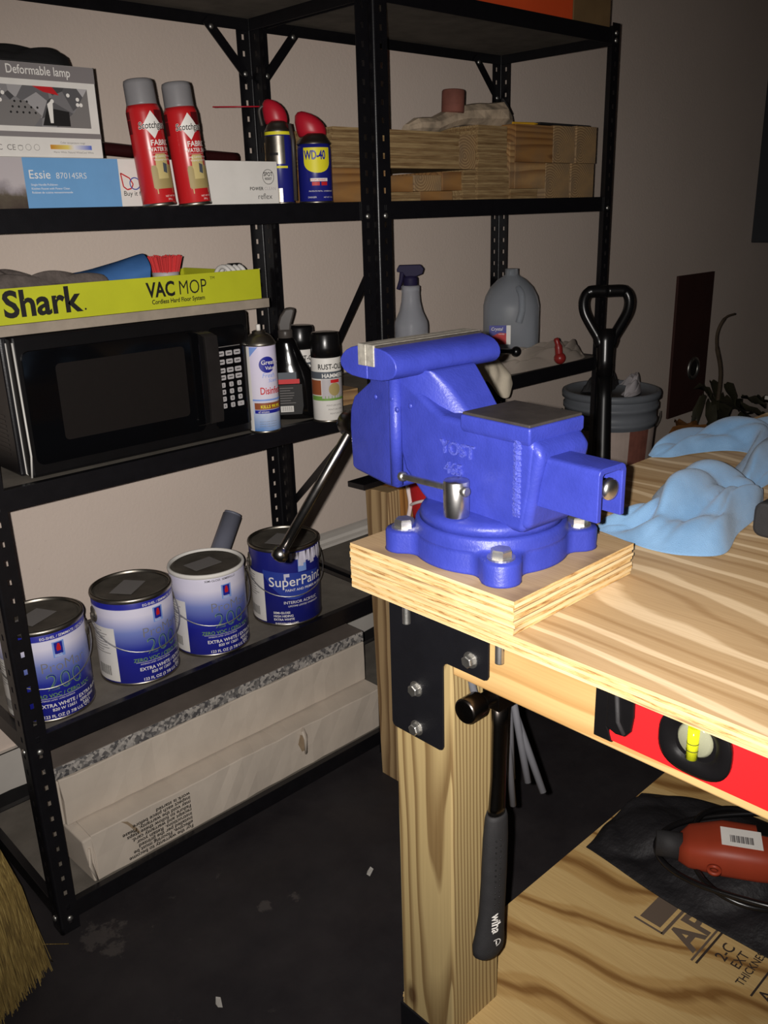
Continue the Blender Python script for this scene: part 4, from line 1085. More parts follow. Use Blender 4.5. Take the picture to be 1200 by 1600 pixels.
def paint_spray(label, x, y, full=True):
    t = thing('spray_can', label, 'spray can', (x, y, MZ), face_cam(x, y))
    R = .0325
    b = G().lathe([(.030, 0), (R, .002), (R, .136), (.0315, .140)], 36, 0, True, True).build('can_body', 'white', t)
    G().lathe([(.0322, .139), (.0318, .160), (.0305, .186), (.028, .190), (.0, .1905)], 36, 0, True, True).build('cap', 'black_plastic', t)
    G().lathe([(.0, .0005), (.0335, .0), (.0335, .004), (R, .005)], 36, 0, True, False).build('base_rim', 'tin', t)
    e = R+.0005; fn = cyla(e); f3 = lambda zz, a0: cyl(e+.0004, zz, rad(a0))
    g = G(); g.patch(fn, -88, 88, .095, .110, 20, 1, 0); g.build('name_band', 'slate_print', b); g = G()
    g.patch(fn, -20, 88, .053, .094, 12, 1, 1); g.patch(fn, -75, -22, .060, .092, 6, 1, 2); g.patch(fn, -70, 80, .048, .058, 12, 1, 3)
    g.cpoly([(30+24*math.cos(2*PI*k/24), .072+.014*math.sin(2*PI*k/24)) for k in range(24)], cyla(e+.0003), 4)
    g.patch(cyla(e+.0004), 14, 50, .086, .093, 4, 1, 5)
    g.build('label_print', ['slate_print', 'pale_grey', 'brown_print', 'green_print', 'beige_dark', 'red_print'], b)
    g = G(); g.text('RUST-OLEUM', .0155, f3(.1155, -32), 0, bold=.02, sx=.85); g.text('HAMMERED', .0125, f3(.0975, -18), 1, bold=.015)
    for k in range(3): g.text('PEINTURE EMAIL', .005, f3(.036-k*.009, -5+k*6), 2)
    g.build('lettering', ['black_print', 'white_print', 'grey_print'], b)
    return t
paint_spray('white spray paint can with black cap at the shelf end beside the vise', 1.212, 1.466)
paint_spray('white spray paint can with black cap, behind the black trigger bottle', 1.255, 1.605)
tn = G(); tn.lathe([(.026, 0), (.028, .003), (.028, .15), (.024, .162), (.012, .172), (.012, .178), (.0, .179)], 28)
tag((lambda o: (setattr(o, 'location', (1.155, 1.625, MZ)), o)[1])(tn.build('metal_canister', 'tin')), 'silver metal canister mostly hidden behind the black trigger bottle', 'canister')
# small timber pieces behind
tag(G().box(1.285, 1.372, 1.545, 1.70, MZ+.0005, MZ+.036).build('wood_offcut', 'offcut_wood', None, .001), 'small timber offcut on the microwave shelf just left of the vise', 'wood offcut')

# ------------------------------------------------------------------ shelf 1, left unit
Z1 = 1.3738
es = thing('faucet_box', 'long white and blue carton under the lamp box on the upper shelf', 'box', (.40, 1.500, Z1))
G().box(0, .740, 0, .24, 0, .0795).build('carton', 'white', es, .001)
fn = front(-.0005); f2 = front(-.0009)
g = G(); g.patch(fn, .0, .229, .0005, .079, 1, 1, 0); ph = g.build('photo_print', 'room_print', es)
g = G(); g.patch(fn, .229, .396, .0005, .079, 1, 1, 0); g.build('blue_panel', 'blue_panel', es)
g = G(); g.text('Essie', .019, f2, 0, x=.236, y=.047); g.text('87014SRS', .0135, f2, 0, x=.282, y=.047, bold=-.01)
g.text('Single Handle Pulldown', .0048, f2, 0, x=.238, y=.036); g.text('Kitchen Faucet with Power Clean', .0048, f2, 0, x=.238, y=.030); g.text('Robinet de cuisine monocommande', .0048, f2, 0, x=.238, y=.024)
g.text('Buy it for looks', .0115, f2, 1, x=.401, y=.019)
pts = [(.399, .056), (.415, .048), (.421, .038), (.417, .031), (.409, .029), (.402, .034)]
for a, b_ in zip(pts, pts[1:]+pts[:1]):
    d = Vector((b_[0]-a[0], b_[1]-a[1])).normalized(); nn = Vector((-d.y, d.x))*.0011
    g.add([f2(a[0]+nn.x, a[1]+nn.y), f2(b_[0]+nn.x, b_[1]+nn.y), f2(b_[0]-nn.x, b_[1]-nn.y), f2(a[0]-nn.x, a[1]-nn.y)], [(0, 1, 2, 3)], 2)
def ringp(g, cx, cz, r0, r1, m, f, n=28):
    for k in range(n):
        a0, a1 = 2*PI*k/n, 2*PI*(k+1)/n
        g.add([f(cx+r*math.cos(a), cz+r*math.sin(a)) for a, r in ((a0, r0), (a1, r0), (a1, r1), (a0, r1))], [(0, 1, 2, 3)], m)
ringp(g, .4245, .039, .0105, .0088, 3, front(-.0011))
ringp(g, .716, .051, .0140, .0131, 1, f2)
g.text('SPOT', .0105, f2, 1, 'CENTER', x=.716, y=.0525, bold=.014, sx=.9); g.text('RESIST', .006, f2, 1, 'CENTER', x=.716, y=.0455, bold=.02)
g.text('POWER', .0085, f2, 1, x=.670, y=.0265, bold=.02, sp=1.15); g.text('CLEAN', .0085, f2, 4, x=.7045, y=.0265, sp=1.1)
g.text('reflex', .0150, f2, 1, x=.688, y=.010, bold=-.006)
g.build('lettering', ['white_print', 'black_print', 'red_print', 'blue_print', 'pale_grey'], es)
lb = thing('lamp_box', 'grey and white printed lamp carton standing on the long blue and white carton', 'box', (.46, 1.505, Z1+.080))
G().box(0, .314, 0, .11, 0, .1395).build('carton', 'white', lb, .001)
G().box(.3135, .3150, .0, .11, 0, .1395).build('side_print', 'black_print', lb)
fn = front(-.0005); f2 = front(-.0010)
g = G(); g.patch(fn, 0, .314, .115, .139); g.patch(fn, 0, .314, .030, .038); g.build('grey_band', 'box_grey', lb)
g = G(); g.patch(fn, 0, .298, .046, .106, 1, 1, 0)
g.poly([(.05, .046), (.20, .046), (.215, .062), (.19, .084), (.12, .082), (.10, .064)], f2, 1); g.poly([(.24, .046), (.298, .046), (.298, .106), (.272, .07)], f2, 1)
g.poly([(.205, .106), (.222, .098), (.248, .094), (.238, .106)], f2, 2); g.poly([(.215, .048), (.262, .048), (.262, .07), (.225, .075)], front(-.0012), 3)
g.poly([(.06, .06), (.095, .06), (.115, .078), (.09, .086), (.062, .080)], front(-.0014), 3)
g.poly([(.228, .052), (.233, .052), (.236, .088), (.226, .08)], front(-.0016), 4)
for k in range(13): ringp(g, .165+.010*(k % 5)+.004*(k//5), .066+.008*(k//5), .0018, 0, 3, front(-.0016), 10)
for k in range(12): ringp(g, .18+random.uniform(-.12, .11), random.uniform(.078, .101), .003, 0, 4, front(-.0018), 12)
g.build('photo_print', ['photo_print', 'grey_print', 'red_print', 'black_print', 'white_print'], lb)
g = G(); g.text('Deformable lamp', .0185, f2, 0, x=.166, y=.1225, bold=.008, sx=.82)
g.build('lettering', ['white_print', 'grey_print'], lb); g = G()
g.text('CE', .012, f2, 1, x=.150, y=.010); ringp(g, .185, .0145, .0048, .0042, 1, f2); ringp(g, .199, .0145, .0048, .0042, 1, f2)
g.text('C', .012, f2, 1, x=.135, y=.010); g.patch(f2, .168, .176, .0165, .0172, 1, 1, 1)
ringp(g, .172, .0135, .0042, .0036, 1, f2)
g.build('approval_marks', ['white_print', 'grey_print'], lb); g = G()
for k, s_ in enumerate(('Warm White', 'Natural White', 'Cool White')): g.text(s_, .0042, f2, 1, x=.226+k*.025, y=.0068)
g.text('Color temperature range', .0042, f2, 1, x=.24, y=.0215)
g.build('lettering', ['white_print', 'grey_print'], lb)
o = G().patch(lambda x, y: (x, 0, y), 0, .072, 0, .0068).build('colour_bar', 'temperature_bar', lb); o.location = (.222, -.0011, .0125)
o = crumple([((.50, 1.60), (.50, 1.53), .02), ((.58, 1.605), (.58, 1.515), .026), ((.66, 1.605), (.66, 1.512), .030), ((.72, 1.60), (.72, 1.515), .030), ((.745, 1.585), (.748, 1.535), .024), ((.757, 1.57), (.757, 1.55), .02)], Z1+.2205, .03, folds, seed=31, amp=.003, cre=.3).build('black_glove', 'black_rubber', None, solid=.002, subsurf=1)
tag(o, 'folded black work glove lying on top of the lamp carton', 'glove')
def dark_handle(label, pts, rr):
    g = G(); g.tube(smooth_path(pts, 5), rr, 12)
    tag(g.build('tool_handle', 'dark_red'), label, 'tool', 'dark red handles behind the carton')
dark_handle('dark red tool handle lying behind the carton, nearer the lamp box', [(.860, 1.772, Z1+.108), (.90, 1.775, Z1+.116), (.98, 1.78, Z1+.112)], .013)
dark_handle('dark red tool handle lying behind the carton, nearer the lubricant cans', [(1.08, 1.772, Z1+.098), (1.13, 1.775, Z1+.106), (1.24, 1.78, Z1+.102)], .013)
o = G().box(.80, 1.30, 1.745, 1.81, Z1+.0005, Z1+.094).build('carton', 'cardboard', None, .001)
o.name = 'cardboard_carton'; tag(o, 'brown carton hidden behind the long white and blue carton', 'box')

def fabric_can(label, x, y, tilt):
    t = thing('spray_can', label, 'spray can', (x, y, Z1), 0, 'red fabric spray cans'); t.rotation_euler = (0, tilt, face_cam(x, y)+rad(6))
    R = .0290
    b = G().lathe([(.0275, .001), (R, .004), (R, .150), (.0284, .156), (.0262, .163)], 40, 0, True, True).build('can_body', 'red_can', t)
    G().lathe([(.0262, .162), (.0256, .166), (.0252, .196), (.0238, .2015), (.019, .2035), (.0, .204)], 36, 0, True, True).build('cap', 'grey_cap', t)
    G().lathe([(.0, .0002), (.0285, .0), (.0299, .001), (.0299, .004), (R, .0055)], 40, 0, True, False).build('base_rim', 'tin', t)
    e = R+.0005; fn = cyla(e); f3 = lambda zz, a0: cyl(e+.0004, zz, rad(a0))
    g = G(); g.patch(fn, -85, -58, .118, .140, 6, 1, 0); g.patch(fn, -85, -58, .141, .153, 6, 1, 0); g.patch(fn, 30, 85, .122, .153, 8, 1, 0)
    c = 17; g.cpoly([(c-32, .130), (c, .108), (c+32, .130), (c, .152)], cyla(e+.0003), 1)
    # armchair
    f4 = cyla(e+.0004); f5 = cyla(e+.0006)
    g.cpoly([(4, .050), (52, .050), (50, .080), (46, .084), (10, .084), (6, .080)], f4, 2)
    g.cpoly([(-13, .030), (8, .030), (8, .060), (4, .066), (-9, .066), (-13, .060)], f5, 3); g.cpoly([(46, .030), (67, .030), (67, .060), (63, .066), (50, .066), (46, .060)], f5, 3)
    g.cpoly([(6, .044), (48, .044), (50, .050), (46, .057), (8, .057), (4, .050)], f5, 2); g.patch(f4, -10, 64, .028, .045, 10, 1, 3); g.cpoly([(28, .055), (42, .052), (45, .067), (30, .070)], cyla(e+.0008), 4)
    g.patch(f4, -4, -1, .020, .028, 1, 1, 2); g.patch(f4, 56, 58, .020, .028, 1, 1, 2)
    g.build('label_print', ['maroon', 'white_print', 'beige_print', 'beige_dark', 'slate_print'], b)
    g = G(); g.text('Scotchgard', .0150, cyl(e+.0007, .1245, rad(-30)), 1, bold=.05, sx=.80, shear=.15); g.text('Scotchgard', .0150, cyl(e+.0010, .1245, rad(-30)), 0, bold=.010, sx=.80, shear=.15)
    g.text('FABRIC', .0125, f3(.0975, 0), 1, bold=.02); g.text('WATER SHIELD', .0095, f3(.088, -11), 1, bold=.018, sx=.92)
    g.patch(cyla(e+.0004), 2, 60, .0852, .0856, 6, 1, 1)
    g.text('Long Lasting Protection', .0055, f3(.0785, -8), 1); g.text('Waterproofs Fabric', .005, f3(.073, 2), 1)
    g.text('NET WT 10 OZ', .004, f3(.014, 20), 1); g.text('283 g', .004, f3(.009, 28), 1)
    g.build('lettering', ['black_print', 'white_print'], b)
    return t
fabric_can('red spray can with grey cap in front of the white carton, nearer the lamp box', .849, 1.530-.066, rad(-4.4))
fabric_can('red spray can with grey cap in front of the white carton, nearer the lubricant cans', .922, 1.530-.066, rad(-4.4))

def oil_can(label, x, y, R, H, dt, straw, da):
    t = thing('spray_can', label, 'spray can', (x, y, Z1), face_cam(x, y)+da, 'blue lubricant spray cans')
    body_ = G().lathe([(R-.002, 0), (R, .002), (R, H-.012), (R-.002, H)], 36, 0, True, True).build('can_body', dt, t)
    G().lathe([(R+.0008, H-.002), (R+.0008, H), (R-.002, H+.004), (R*.78, H+.012), (R*.72, H+.018), (.0, H+.018)], 36, 0, True, False).build('shoulder', 'tin', t)
    G().lathe([(.0, .0005), (R+.001, .0), (R+.001, .003), (R, .004)], 36, 0, True, False).build('base_rim', 'tin', t)
    g = G(); secs = []
    for f, zz, aa in ((0, .013, .74), (.2, .022, .82), (.5, .034, .84), (.75, .044, .78), (.9, .051, .62), (.97, .055, .42), (1, .0565, .12)):
        secs.append([(-R*.16*f+R*aa*math.cos(q)*(1 if math.cos(q) > 0 else 1.16), R*aa*.86*math.sin(q), H+zz-R*aa*math.cos(q)*.42*f) for q in [2*PI*i/24 for i in range(24)]])
    g.loft(secs, 0, True, True, True, None, False); c = g.build('cap', 'red_cap', t)
    if straw:
        g = G(); g.tube([(-R*.9, 0, H+.046), (-.125, -.005, H+.047)], .0013, 6); g.build('straw', 'red_cap', c)
    return t, body_
w1, b1_ = oil_can('blue lubricant can with red cap and yellow shield, front of two', 1.240, 1.504, .0345, .115, 'navy', False, rad(6))
e = .0350; b = b1_; fn = cyla(e); f3 = lambda zz, a0: cyl(e+.0004, zz, rad(a0))
g = G(); pts = [(-44, .106), (50, .106), (50, .080)]+[(3+47*math.cos(PI*k/12), .078-.020*math.sin(PI*k/12)) for k in range(13)]+[(-44, .080)]
g.cpoly(pts, fn, 0)
g.patch(fn, -26, 38, .042, .048, 8, 1, 1); g.patch(fn, -18, 8, .034, .041, 4, 1, 2); g.patch(fn, 14, 36, .034, .041, 4, 1, 2); g.patch(fn, -26, -6, .042, .048, 3, 1, 1)
g.build('label_print', ['yellow_print', 'white_print', 'red_print'], b)
g = G(); g.text('WD-40', .0235, f3(.084, -41), 0, bold=.032, sx=.62)
g.text('STOPS SQUEAKS', .0042, cyl(e+.0006, .0435, rad(-20)), 1, bold=.01); g.text('PROTECTS METAL  LOOSENS RUST', .0036, f3(.022, -30), 2); g.text('NET WT 11 OZ', .0036, f3(.010, 20), 2); g.text('DANGER', .0045, f3(.010, -34), 2)
g.build('lettering', ['label_navy', 'red_print', 'white_print'], b)
w2, b2_ = oil_can('silver and blue can with red cap and straw, turned aside behind the other', 1.170, 1.530, .0265, .138, 'navy', True, rad(-4))
e = .0270; fn = cyla(e); b = b2_
g = G(); g.patch(fn, -85, 30, .076, .128, 14, 1, 0); g.patch(fn, -85, 85, .130, .137, 20, 1, 1); g.patch(fn, -85, 40, .068, .072, 14, 1, 1); g.patch(fn, -60, 10, .004, .03, 8, 1, 0); g.patch(cyla(e+.0003), -40, 0, .092, .097, 4, 1, 2)
g.build('label_print', ['tin', 'yellow_print', 'black_print'], b)
g = G(); g.tube(smooth_path([(-.030, -.004, .148), (-.034, -.004, .175), (-.026, -.004, .184), (-.018, -.004, .178)], 5), .003, 8); g.tube([(.029, -.012, .006), (.030, -.014, .12), (.025, -.012, .150)], .004, 8); g.build('straw_clip', 'smoke_plastic', w2)

# ------------------------------------------------------------------ shelf 1, right unit: wood offcuts
YB = 1.530
def offcut(x0, x1, z0, z1, mats, label, dep=.20, layers=0, y=YB):
    if layers:
        t = thing('plywood_offcut', label, 'wood offcut', (x0, y, z0), 0, 'wood offcuts on the upper shelf')
        h = (z1-z0)/layers
        for k in range(layers):
            j = random.uniform(-.003, .001); j2 = random.uniform(-.003, .003)
            g = G(); n = 3
            for q in range(n):
                i = random.uniform(0, .0012)
                g.box(j2, x1-x0+j2*.5, j+i, dep, k*h+q*h/n, k*h+(q+.96)*h/n, q % 2)
            g.build('plywood_sheet', ['ply_old', 'ply_old_b'], t)
    else:
        t = G().box(0, x1-x0, 0, dep, 0, z1-z0).build('timber_offcut', mats, None, .0012)
        t.location = (x0, y, z0); tag(t, label, 'wood offcut', 'wood offcuts on the upper shelf')
    return t
ZS = Z1+.0002
offcut(1.315, 1.715, 1.4460, 1.527, None, 'long stack of plywood edges on top, behind the double post', .24, 5)
offcut(1.300, 1.462, ZS, 1.4455, 'offcut_orange', 'wide wavy-grained board block standing left of the double post', .22)
offcut(1.4645, 1.4775, ZS, 1.4455, 'offcut_wood', 'thin upright wood slip just right of the double post', .2)
offcut(1.480, 1.575, ZS, 1.3945, None, 'small low plywood strip under the dark orange block', .18, 1)
offcut(1.480, 1.560, 1.3950, 1.4300, 'offcut_orange', 'dark orange pine block with a knot, on the low plywood strip', .18, y=YB+.006)
offcut(1.577, 1.690, ZS, 1.3960, 'offcut_orange', 'low brown pine piece under the pale block', .18)
offcut(1.562, 1.655, 1.3965, 1.4320, 'end_grain', 'pale pine block in the middle of the lower row', .18, y=YB+.004)
offcut(1.657, 1.725, 1.3970, 1.4400, 'offcut_orange', 'orange pine block at the right end of the lower row', .18, y=YB+.002)
offcut(1.727, 1.772, ZS, 1.4440, None, 'narrow upright plywood stack below the grey square end', .2, 4)
offcut(1.718, 1.780, 1.4460, 1.5240, 'end_grain', 'grey square timber end between the plywood stacks', .2, y=YB+.004)
offcut(1.783, 1.905, ZS, 1.4450, None, 'lower tall plywood stack in the middle of the pile', .22, 4)
offcut(1.783, 1.895, 1.4455, 1.5480, None, 'upper tall plywood stack in the middle of the pile', .22, 6)
offcut(1.908, 1.928, ZS+.026, 1.5120, 'offcut_wood', 'thin upright pale stick right of the tall plywood stacks', .2)
offcut(1.908, 2.02, ZS, ZS+.0255, None, 'low plywood strip at the foot of the thin pale stick', .2, 1, y=YB-.003)
offcut(1.930, 2.090, 1.4650, 1.5560, 'offcut_orange', 'orange faced timber block in the upper right row, under the pencil', .2)
offcut(2.092, 2.190, 1.4650, 1.5580, 'end_grain', 'square timber end with pale rings in the upper right row', .2)
offcut(2.192, 2.288, 1.4650, 1.5600, 'end_grain', 'square timber end at the far right of the upper row', .2, y=YB-.004)
offcut(1.930, 2.060, ZS+.026, 1.4645, 'offcut_wood', 'dull brown timber block in the lower right row beside the stick', .2)
offcut(2.062, 2.172, ZS, 1.4640, 'end_grain', 'square timber end with scuffs in the lower right row', .2)
offcut(2.174, 2.284, ZS, 1.4645, 'end_grain', 'square timber end at the far right of the lower row', .2, y=YB-.003)
rl_ = thing('wrapped_roll', 'dusty mottled wrapped roll lying on the wood offcuts', 'roll', (0, 0, 0))
g = G(); secs = []
for k in range(13):
    f = k/12; x = 1.605+.365*f; r = (.016+.018*f)*(1-.35*(k in (0, 12))); zb = 1.5275+(.0215 if f > .47 else .0215*max(0, (f-.25)/.22))
    secs.append([(x, 1.60+r*1.35*math.cos(a)*(1+.07*math.sin(3*a+x*40)), zb+r+r*math.sin(a)*(1+.05*math.sin(2*a+x*60))) for a in [2*PI*i/9 for i in range(9)]])
g.loft(secs, 0, False); g.build('roll_body', 'dusty_roll', rl_)
g = G(); g.tube([(1.945, 1.59, 1.605), (1.935, 1.58, 1.618), (1.960, 1.585, 1.606), (1.985, 1.59, 1.585)], .004, 8); g.build('tie', 'black_rubber', rl_)
g = G(); g.lathe([(.0, 0), (.027, 0), (.028, .003), (.028, .048), (.026, .051), (.0, .052)], 24, 0, True, False, Matrix.Translation((1.752, 1.585, 1.5770)) @ Matrix.Rotation(rad(3), 4, 'Y'))
tag(g.build('reddish_cylinder', 'brick_brown'), 'small reddish brown cylinder standing on the dusty roll', 'cylinder')
g = G(); g.tube([(1.955, 1.56, 1.5600), (2.03, 1.55, 1.5608)], .0036, 6, 0, False); g.tube([(2.03, 1.55, 1.5608), (2.045, 1.548, 1.5610)], [.0036, .0008], 6, 0, False)
tag(g.build('pencil', 'pencil'), 'yellow pencil lying on the orange faced timber block', 'pencil')
g = G(); g.box(2.055, 2.285, 1.548, 1.575, 1.5608, 1.5660); tag(g.build('black_strip', 'black_rubber', None, .001), 'thin black strip lying on top of the right timber ends', 'strip')

# top shelf
o = G().box(0, .41, 0, .25, 0, .18).build('orange_box', 'orange_box', None, .002); o.location = (1.70, 1.495, 1.8005); tag(o, 'bright orange box on the very top shelf', 'box')
o = G().box(0, .168, 0, .25, 0, .17).build('cardboard_box', 'cardboard', None, .002); o.location = (2.1125, 1.495, 1.8005); tag(o, 'plain brown cardboard box on the top shelf beside the orange one', 'box')

# ------------------------------------------------------------------ middle shelf of the right unit
ZB = .9245
sp = thing('spray_bottle', 'clear plastic spray bottle with dark purple trigger behind the vise', 'bottle', (1.632, 1.622, ZB), face_cam(1.632, 1.622))
G().lathe([(.038, 0), (.0435, .004), (.0435, .150), (.042, .160), (.030, .186), (.0245, .210), (.0225, .232), (.0235, .236), (.0235, .248), (.019, .250)], 36, 0, True, True).build('bottle_body', 'milky_plastic', sp)
g = G(); g.lathe([(.0185, .249), (.0185, .268), (.013, .274)], 20, 0, True, True)
P = [(-.034, .290), (-.028, .300), (.026, .300), (.034, .290), (.030, .278), (.014, .272), (-.012, .272), (-.020, .282), (-.034, .284)]
g.prism(P, lambda a, b_: (a, -.012, b_), lambda a, b_: (a, .012, b_))
g.tube([(-.020, 0, .284), (-.024, 0, .262), (-.032, 0, .240)], [.007, .006, .005], 10)
g.build('trigger_head', 'purple_black', sp, .002)
jg = thing('water_jug', 'translucent gallon jug with blue and red label on the right shelf', 'jug', (2.035, 1.618, ZB), face_cam(2.035, 1.618))
g = G(); secs = []
for a, z, p in ((.070, 0, .62), (.0785, .006, .6), (.0795, .10, .62), (.0795, .165, .7), (.074, .190, .8), (.060, .216, .9), (.040, .236, 1), (.023, .246, 1), (.0185, .250, 1), (.0185, .266, 1)):
    secs.append(se(a, a, z, 36, p))
g.loft(secs); b = g.build('jug_body', 'clear_plastic', jg)
g = G(); g.tube(smooth_path([(.018, -.052, .215), (.028, -.072, .200), (.030, -.080, .16), (.022, -.0795, .125)], 5), .0095, 12); g.build('handle', 'clear_plastic', jg)
g = G(); fb = lambda x, z: (x, -.0806, z); g.patch(fb, -.060, -.012, .065, .118, 1, 1, 0); g.poly([(-.055, .066), (-.012, .066), (-.012, .096), (-.030, .098), (-.052, .088)], lambda x, z: (x, -.0809, z), 1)
g.patch(fb, -.012, .0, .065, .118, 1, 1, 2)
g.text('Crystal', .0125, lambda x, z: (x-.055, -.0812, .104+z), 2, bold=.01, shear=.2, sx=.9); g.text('WATER', .005, lambda x, z: (x-.034, -.0812, .092+z), 2, bold=.01)
g.build('label_print', ['label_navy', 'red_print', 'white_print'], b)
# cream cloth hanging over the shelf edge
g = G(); V = []; nu, nv = 22, 18
for i in range(nu+1):
    u = i/nu; x = 1.69+.165*u
    for j in range(nv+1):
        s_ = j/nv*1.0
        top_ = ZB+.055+.075*math.sin(PI*min(1, u*.85+.25))+.010*math.sin(u*17)
        drop = .045*(0 if u < .45 else min(1, (u-.45)/.3))*(1-max(0, u-.88)*5)
        if s_ < .35: y = 1.60-.06*s_/.35; z = ZB+.003+(top_-ZB)*math.sin(s_/.35*PI/2)
        elif s_ < .7: f = (s_-.35)/.35; y = 1.54-.072*f; z = top_-(top_-ZB-.004)*(f**1.6)*.85
        else: f = (s_-.7)/.3; y = 1.468-.004*math.sin(u*9); z = ZB+.004+(top_-ZB-.004)*.15*(1-f)-drop*1.25*f
        V.append((x+.006*math.sin(s_*9+u*5), y+.003*math.sin(u*21+s_*6), z))
g.add(V, [(i*(nv+1)+j, i*(nv+1)+j+1, (i+1)*(nv+1)+j+1, (i+1)*(nv+1)+j) for i in range(nu) for j in range(nv)], 0, True)
tag(g.build('cloth', 'cream_cloth', None, solid=.0018, subsurf=1), 'cream cloth bunched on the right shelf and drooping over its front edge', 'cloth')
o = crumple([((1.875, 1.60), (1.862, 1.50), .03), ((1.93, 1.53), (1.92, 1.487), .055), ((2.03, 1.525), (2.02, 1.485), .06), ((2.13, 1.53), (2.12, 1.484), .055), ((2.20, 1.56), (2.20, 1.487), .05), ((2.25, 1.54), (2.245, 1.50), .02)], ZB, .05, folds, seed=17, amp=.007).build('plastic_bag', 'bag_clear', None, solid=.0008, subsurf=1)
tag(o, 'crumpled clear plastic bag at the right end of the right shelf', 'bag')
g = G(); g.sphere((2.075, 1.472, ZB+.022), .017, 14, 9); g.tube(smooth_path([(2.075, 1.475, ZB+.03), (2.074, 1.478, ZB+.055), (2.071, 1.485, ZB+.078)], 4), [.011]*5+[.008]*3+[.005], 12)
tag(g.build('red_bulb', 'maroon_bulb'), 'small red bulb hanging at the front of the clear plastic bag', 'bulb')

g = G(); g.sphere((1.905, 1.495, .984), .0145, 16, 10); g.tube([(1.905, 1.495, .984), (1.845, 1.50, .992), (1.74, 1.525, 1.012)], .0075, 12)
tag(g.build('knob_lever', 'black_plastic'), 'black ball-tipped lever lying on the cream cloth beside the jug', 'lever')
# ------------------------------------------------------------------ timber stand, red bag, bucket, shovel, plant, broom
ts = thing('timber_stand', 'rough upright timber post standing behind the bench corner', 'timber post', (1.288, 1.338, 0)); ts.rotation_euler = (rad(-2.0), 0, 0)
o = G().box(0, .038, 0, .075, 0, .758).build('upright', 'stand_wood', ts, .002)
o = G().box(.0385, .085, .002, .073, .02, .755).build('upright', 'stand_wood_b', ts, .002)
G().box(-.02, .05, .055, .112, .7585, .772).build('foot_plate', 'black_steel', ts, .001)
rb = thing('red_bag', 'red fabric bag with white piping hanging behind the vise', 'bag', (1.34, 1.285, .60))
g = G(); secs = []
for z, a, b_, cx, cy in ((.02, .010, .014, .0, -.01), (.05, .022, .045, .0, -.012), (.10, .026, .058, .0, -.008), (.15, .024, .050, -.004, .0), (.19, .020, .040, -.004, .012), (.215, .014, .03, 0, .02)):
    secs.append([(cx+a*math.cos(t_), cy+b_*math.sin(t_)*(1+.06*math.sin(t_*3+z*40)), z) for t_ in [2*PI*i/24 for i in range(24)]])
g.loft(secs); g.build('bag_body', 'fabric_red', rb, 0, subsurf=1)
g = G(); g.tube(smooth_path([(-.010, .064, .215), (-.016, .050, .165), (-.020, .040, .130), (-.020, .050, .08), (-.012, .048, .03)], 6), .005, 8)
g.tube(smooth_path([(-.020, .040, .130), (-.030, .010, .145), (-.028, -.02, .155), (-.016, -.045, .15)], 6), .0035, 8); g.build('piping', 'piping', rb)
g = G(); g.tube([(0, .02, .20), (-.002, .05, .215), (0, .062, .20)], .004, 6); g.build('strap', 'black_rubber', rb)

def bucket(name, label, loc, full):
    t = thing(name, label, 'bucket', loc, face_cam(loc[0], loc[1]))
    g = G(); g.lathe([(.0, .0), (.130, .0), (.131, .003), (.146, .27), (.150, .272), (.150, .285), (.1465, .286), (.1475, .318), (.1525, .32), (.1525, .333), (.148, .334), (.149, .368)], 56, 0, True, False); b = g.build('pail', 'bucket_grey', t)
    g = G(); g.lathe([(.149, .352), (.157, .353), (.158, .366), (.156, .373), (.150, .376), (.143, .373), (.139, .366), (.0, .366)], 56, 0, True, False); g.build('lid', 'bucket_grey', t)
    g = G()
    for k in range(24):
        a0 = -70+k*6
        lo, hi = .04, .262
        R0, R1 = .131+.015*lo/.27+.0012, .131+.015*hi/.27+.0012
        g.add([(R*math.sin(rad(a)), -R*math.cos(rad(a)), z) for a, R, z in ((a0, R0, lo), (a0+6, R0, lo), (a0+6, R1, hi), (a0, R1, hi))], [(0, 1, 2, 3)], 1 if k > 15 and k < 21 else 0)
    g.build('label', ['bucket_label', 'brick_brown'], b)
    g = G(); P = []
    for k in range(25):
        f = k/24; a = rad(80+180*f*0+ (200*(f))); P.append((.157*math.sin(a), -.157*math.cos(a), .31-.16*math.sin(PI*f)))
    g.tube(P, .002, 6); g.build('bail_handle', 'zinc', t)
    return t
bucket('bucket', 'lower grey plastic bucket hidden under the lidded one', (2.49, 1.56, 0), False)
bk = bucket('bucket', 'grey lidded plastic bucket behind the shovel, topmost of its stack', (2.49, 1.56, .40), True)
bk.location.z = .4115; bk['label'] = 'grey lidded plastic bucket behind the shovel, gloves lying on its lid'
G().lathe([(.128, .377), (.128, .411)], 40, 0, True, True).build('spacer_ring', 'bucket_grey', bk).location = (0, 0, -.4115+.0)
LZ = .4115+.3665
o = crumple([((2.45, 1.50), (2.42, 1.46), .02), ((2.53, 1.51), (2.47, 1.455), .05), ((2.56, 1.53), (2.52, 1.47), .045), ((2.60, 1.56), (2.56, 1.50), .05), ((2.60, 1.60), (2.58, 1.55), .02)], LZ, .04, folds, seed=41, amp=.006).build('work_glove', 'pale_grey', None, solid=.002, subsurf=1)
tag(o, 'pale grey work glove slumped on the front of the bucket lid', 'glove')
o = crumple([((2.40, 1.62), (2.42, 1.57), .03), ((2.49, 1.64), (2.50, 1.56), .065), ((2.56, 1.64), (2.56, 1.585), .06), ((2.60, 1.62), (2.60, 1.60), .02)], LZ, .05, folds, seed=44, amp=.008).build('fleece_rag', 'black_rubber', None, solid=.002, subsurf=1)
tag(o, 'dark fuzzy rag on the back of the bucket lid', 'rag')
sh = thing('shovel', 'black D-handled shovel standing upright behind the bench', 'shovel', (0, 0, 0))
tp, lo = Vector((2.184, 1.40, 1.126)), Vector((2.108, 1.338, .68)); dr_ = (lo-tp).normalized()
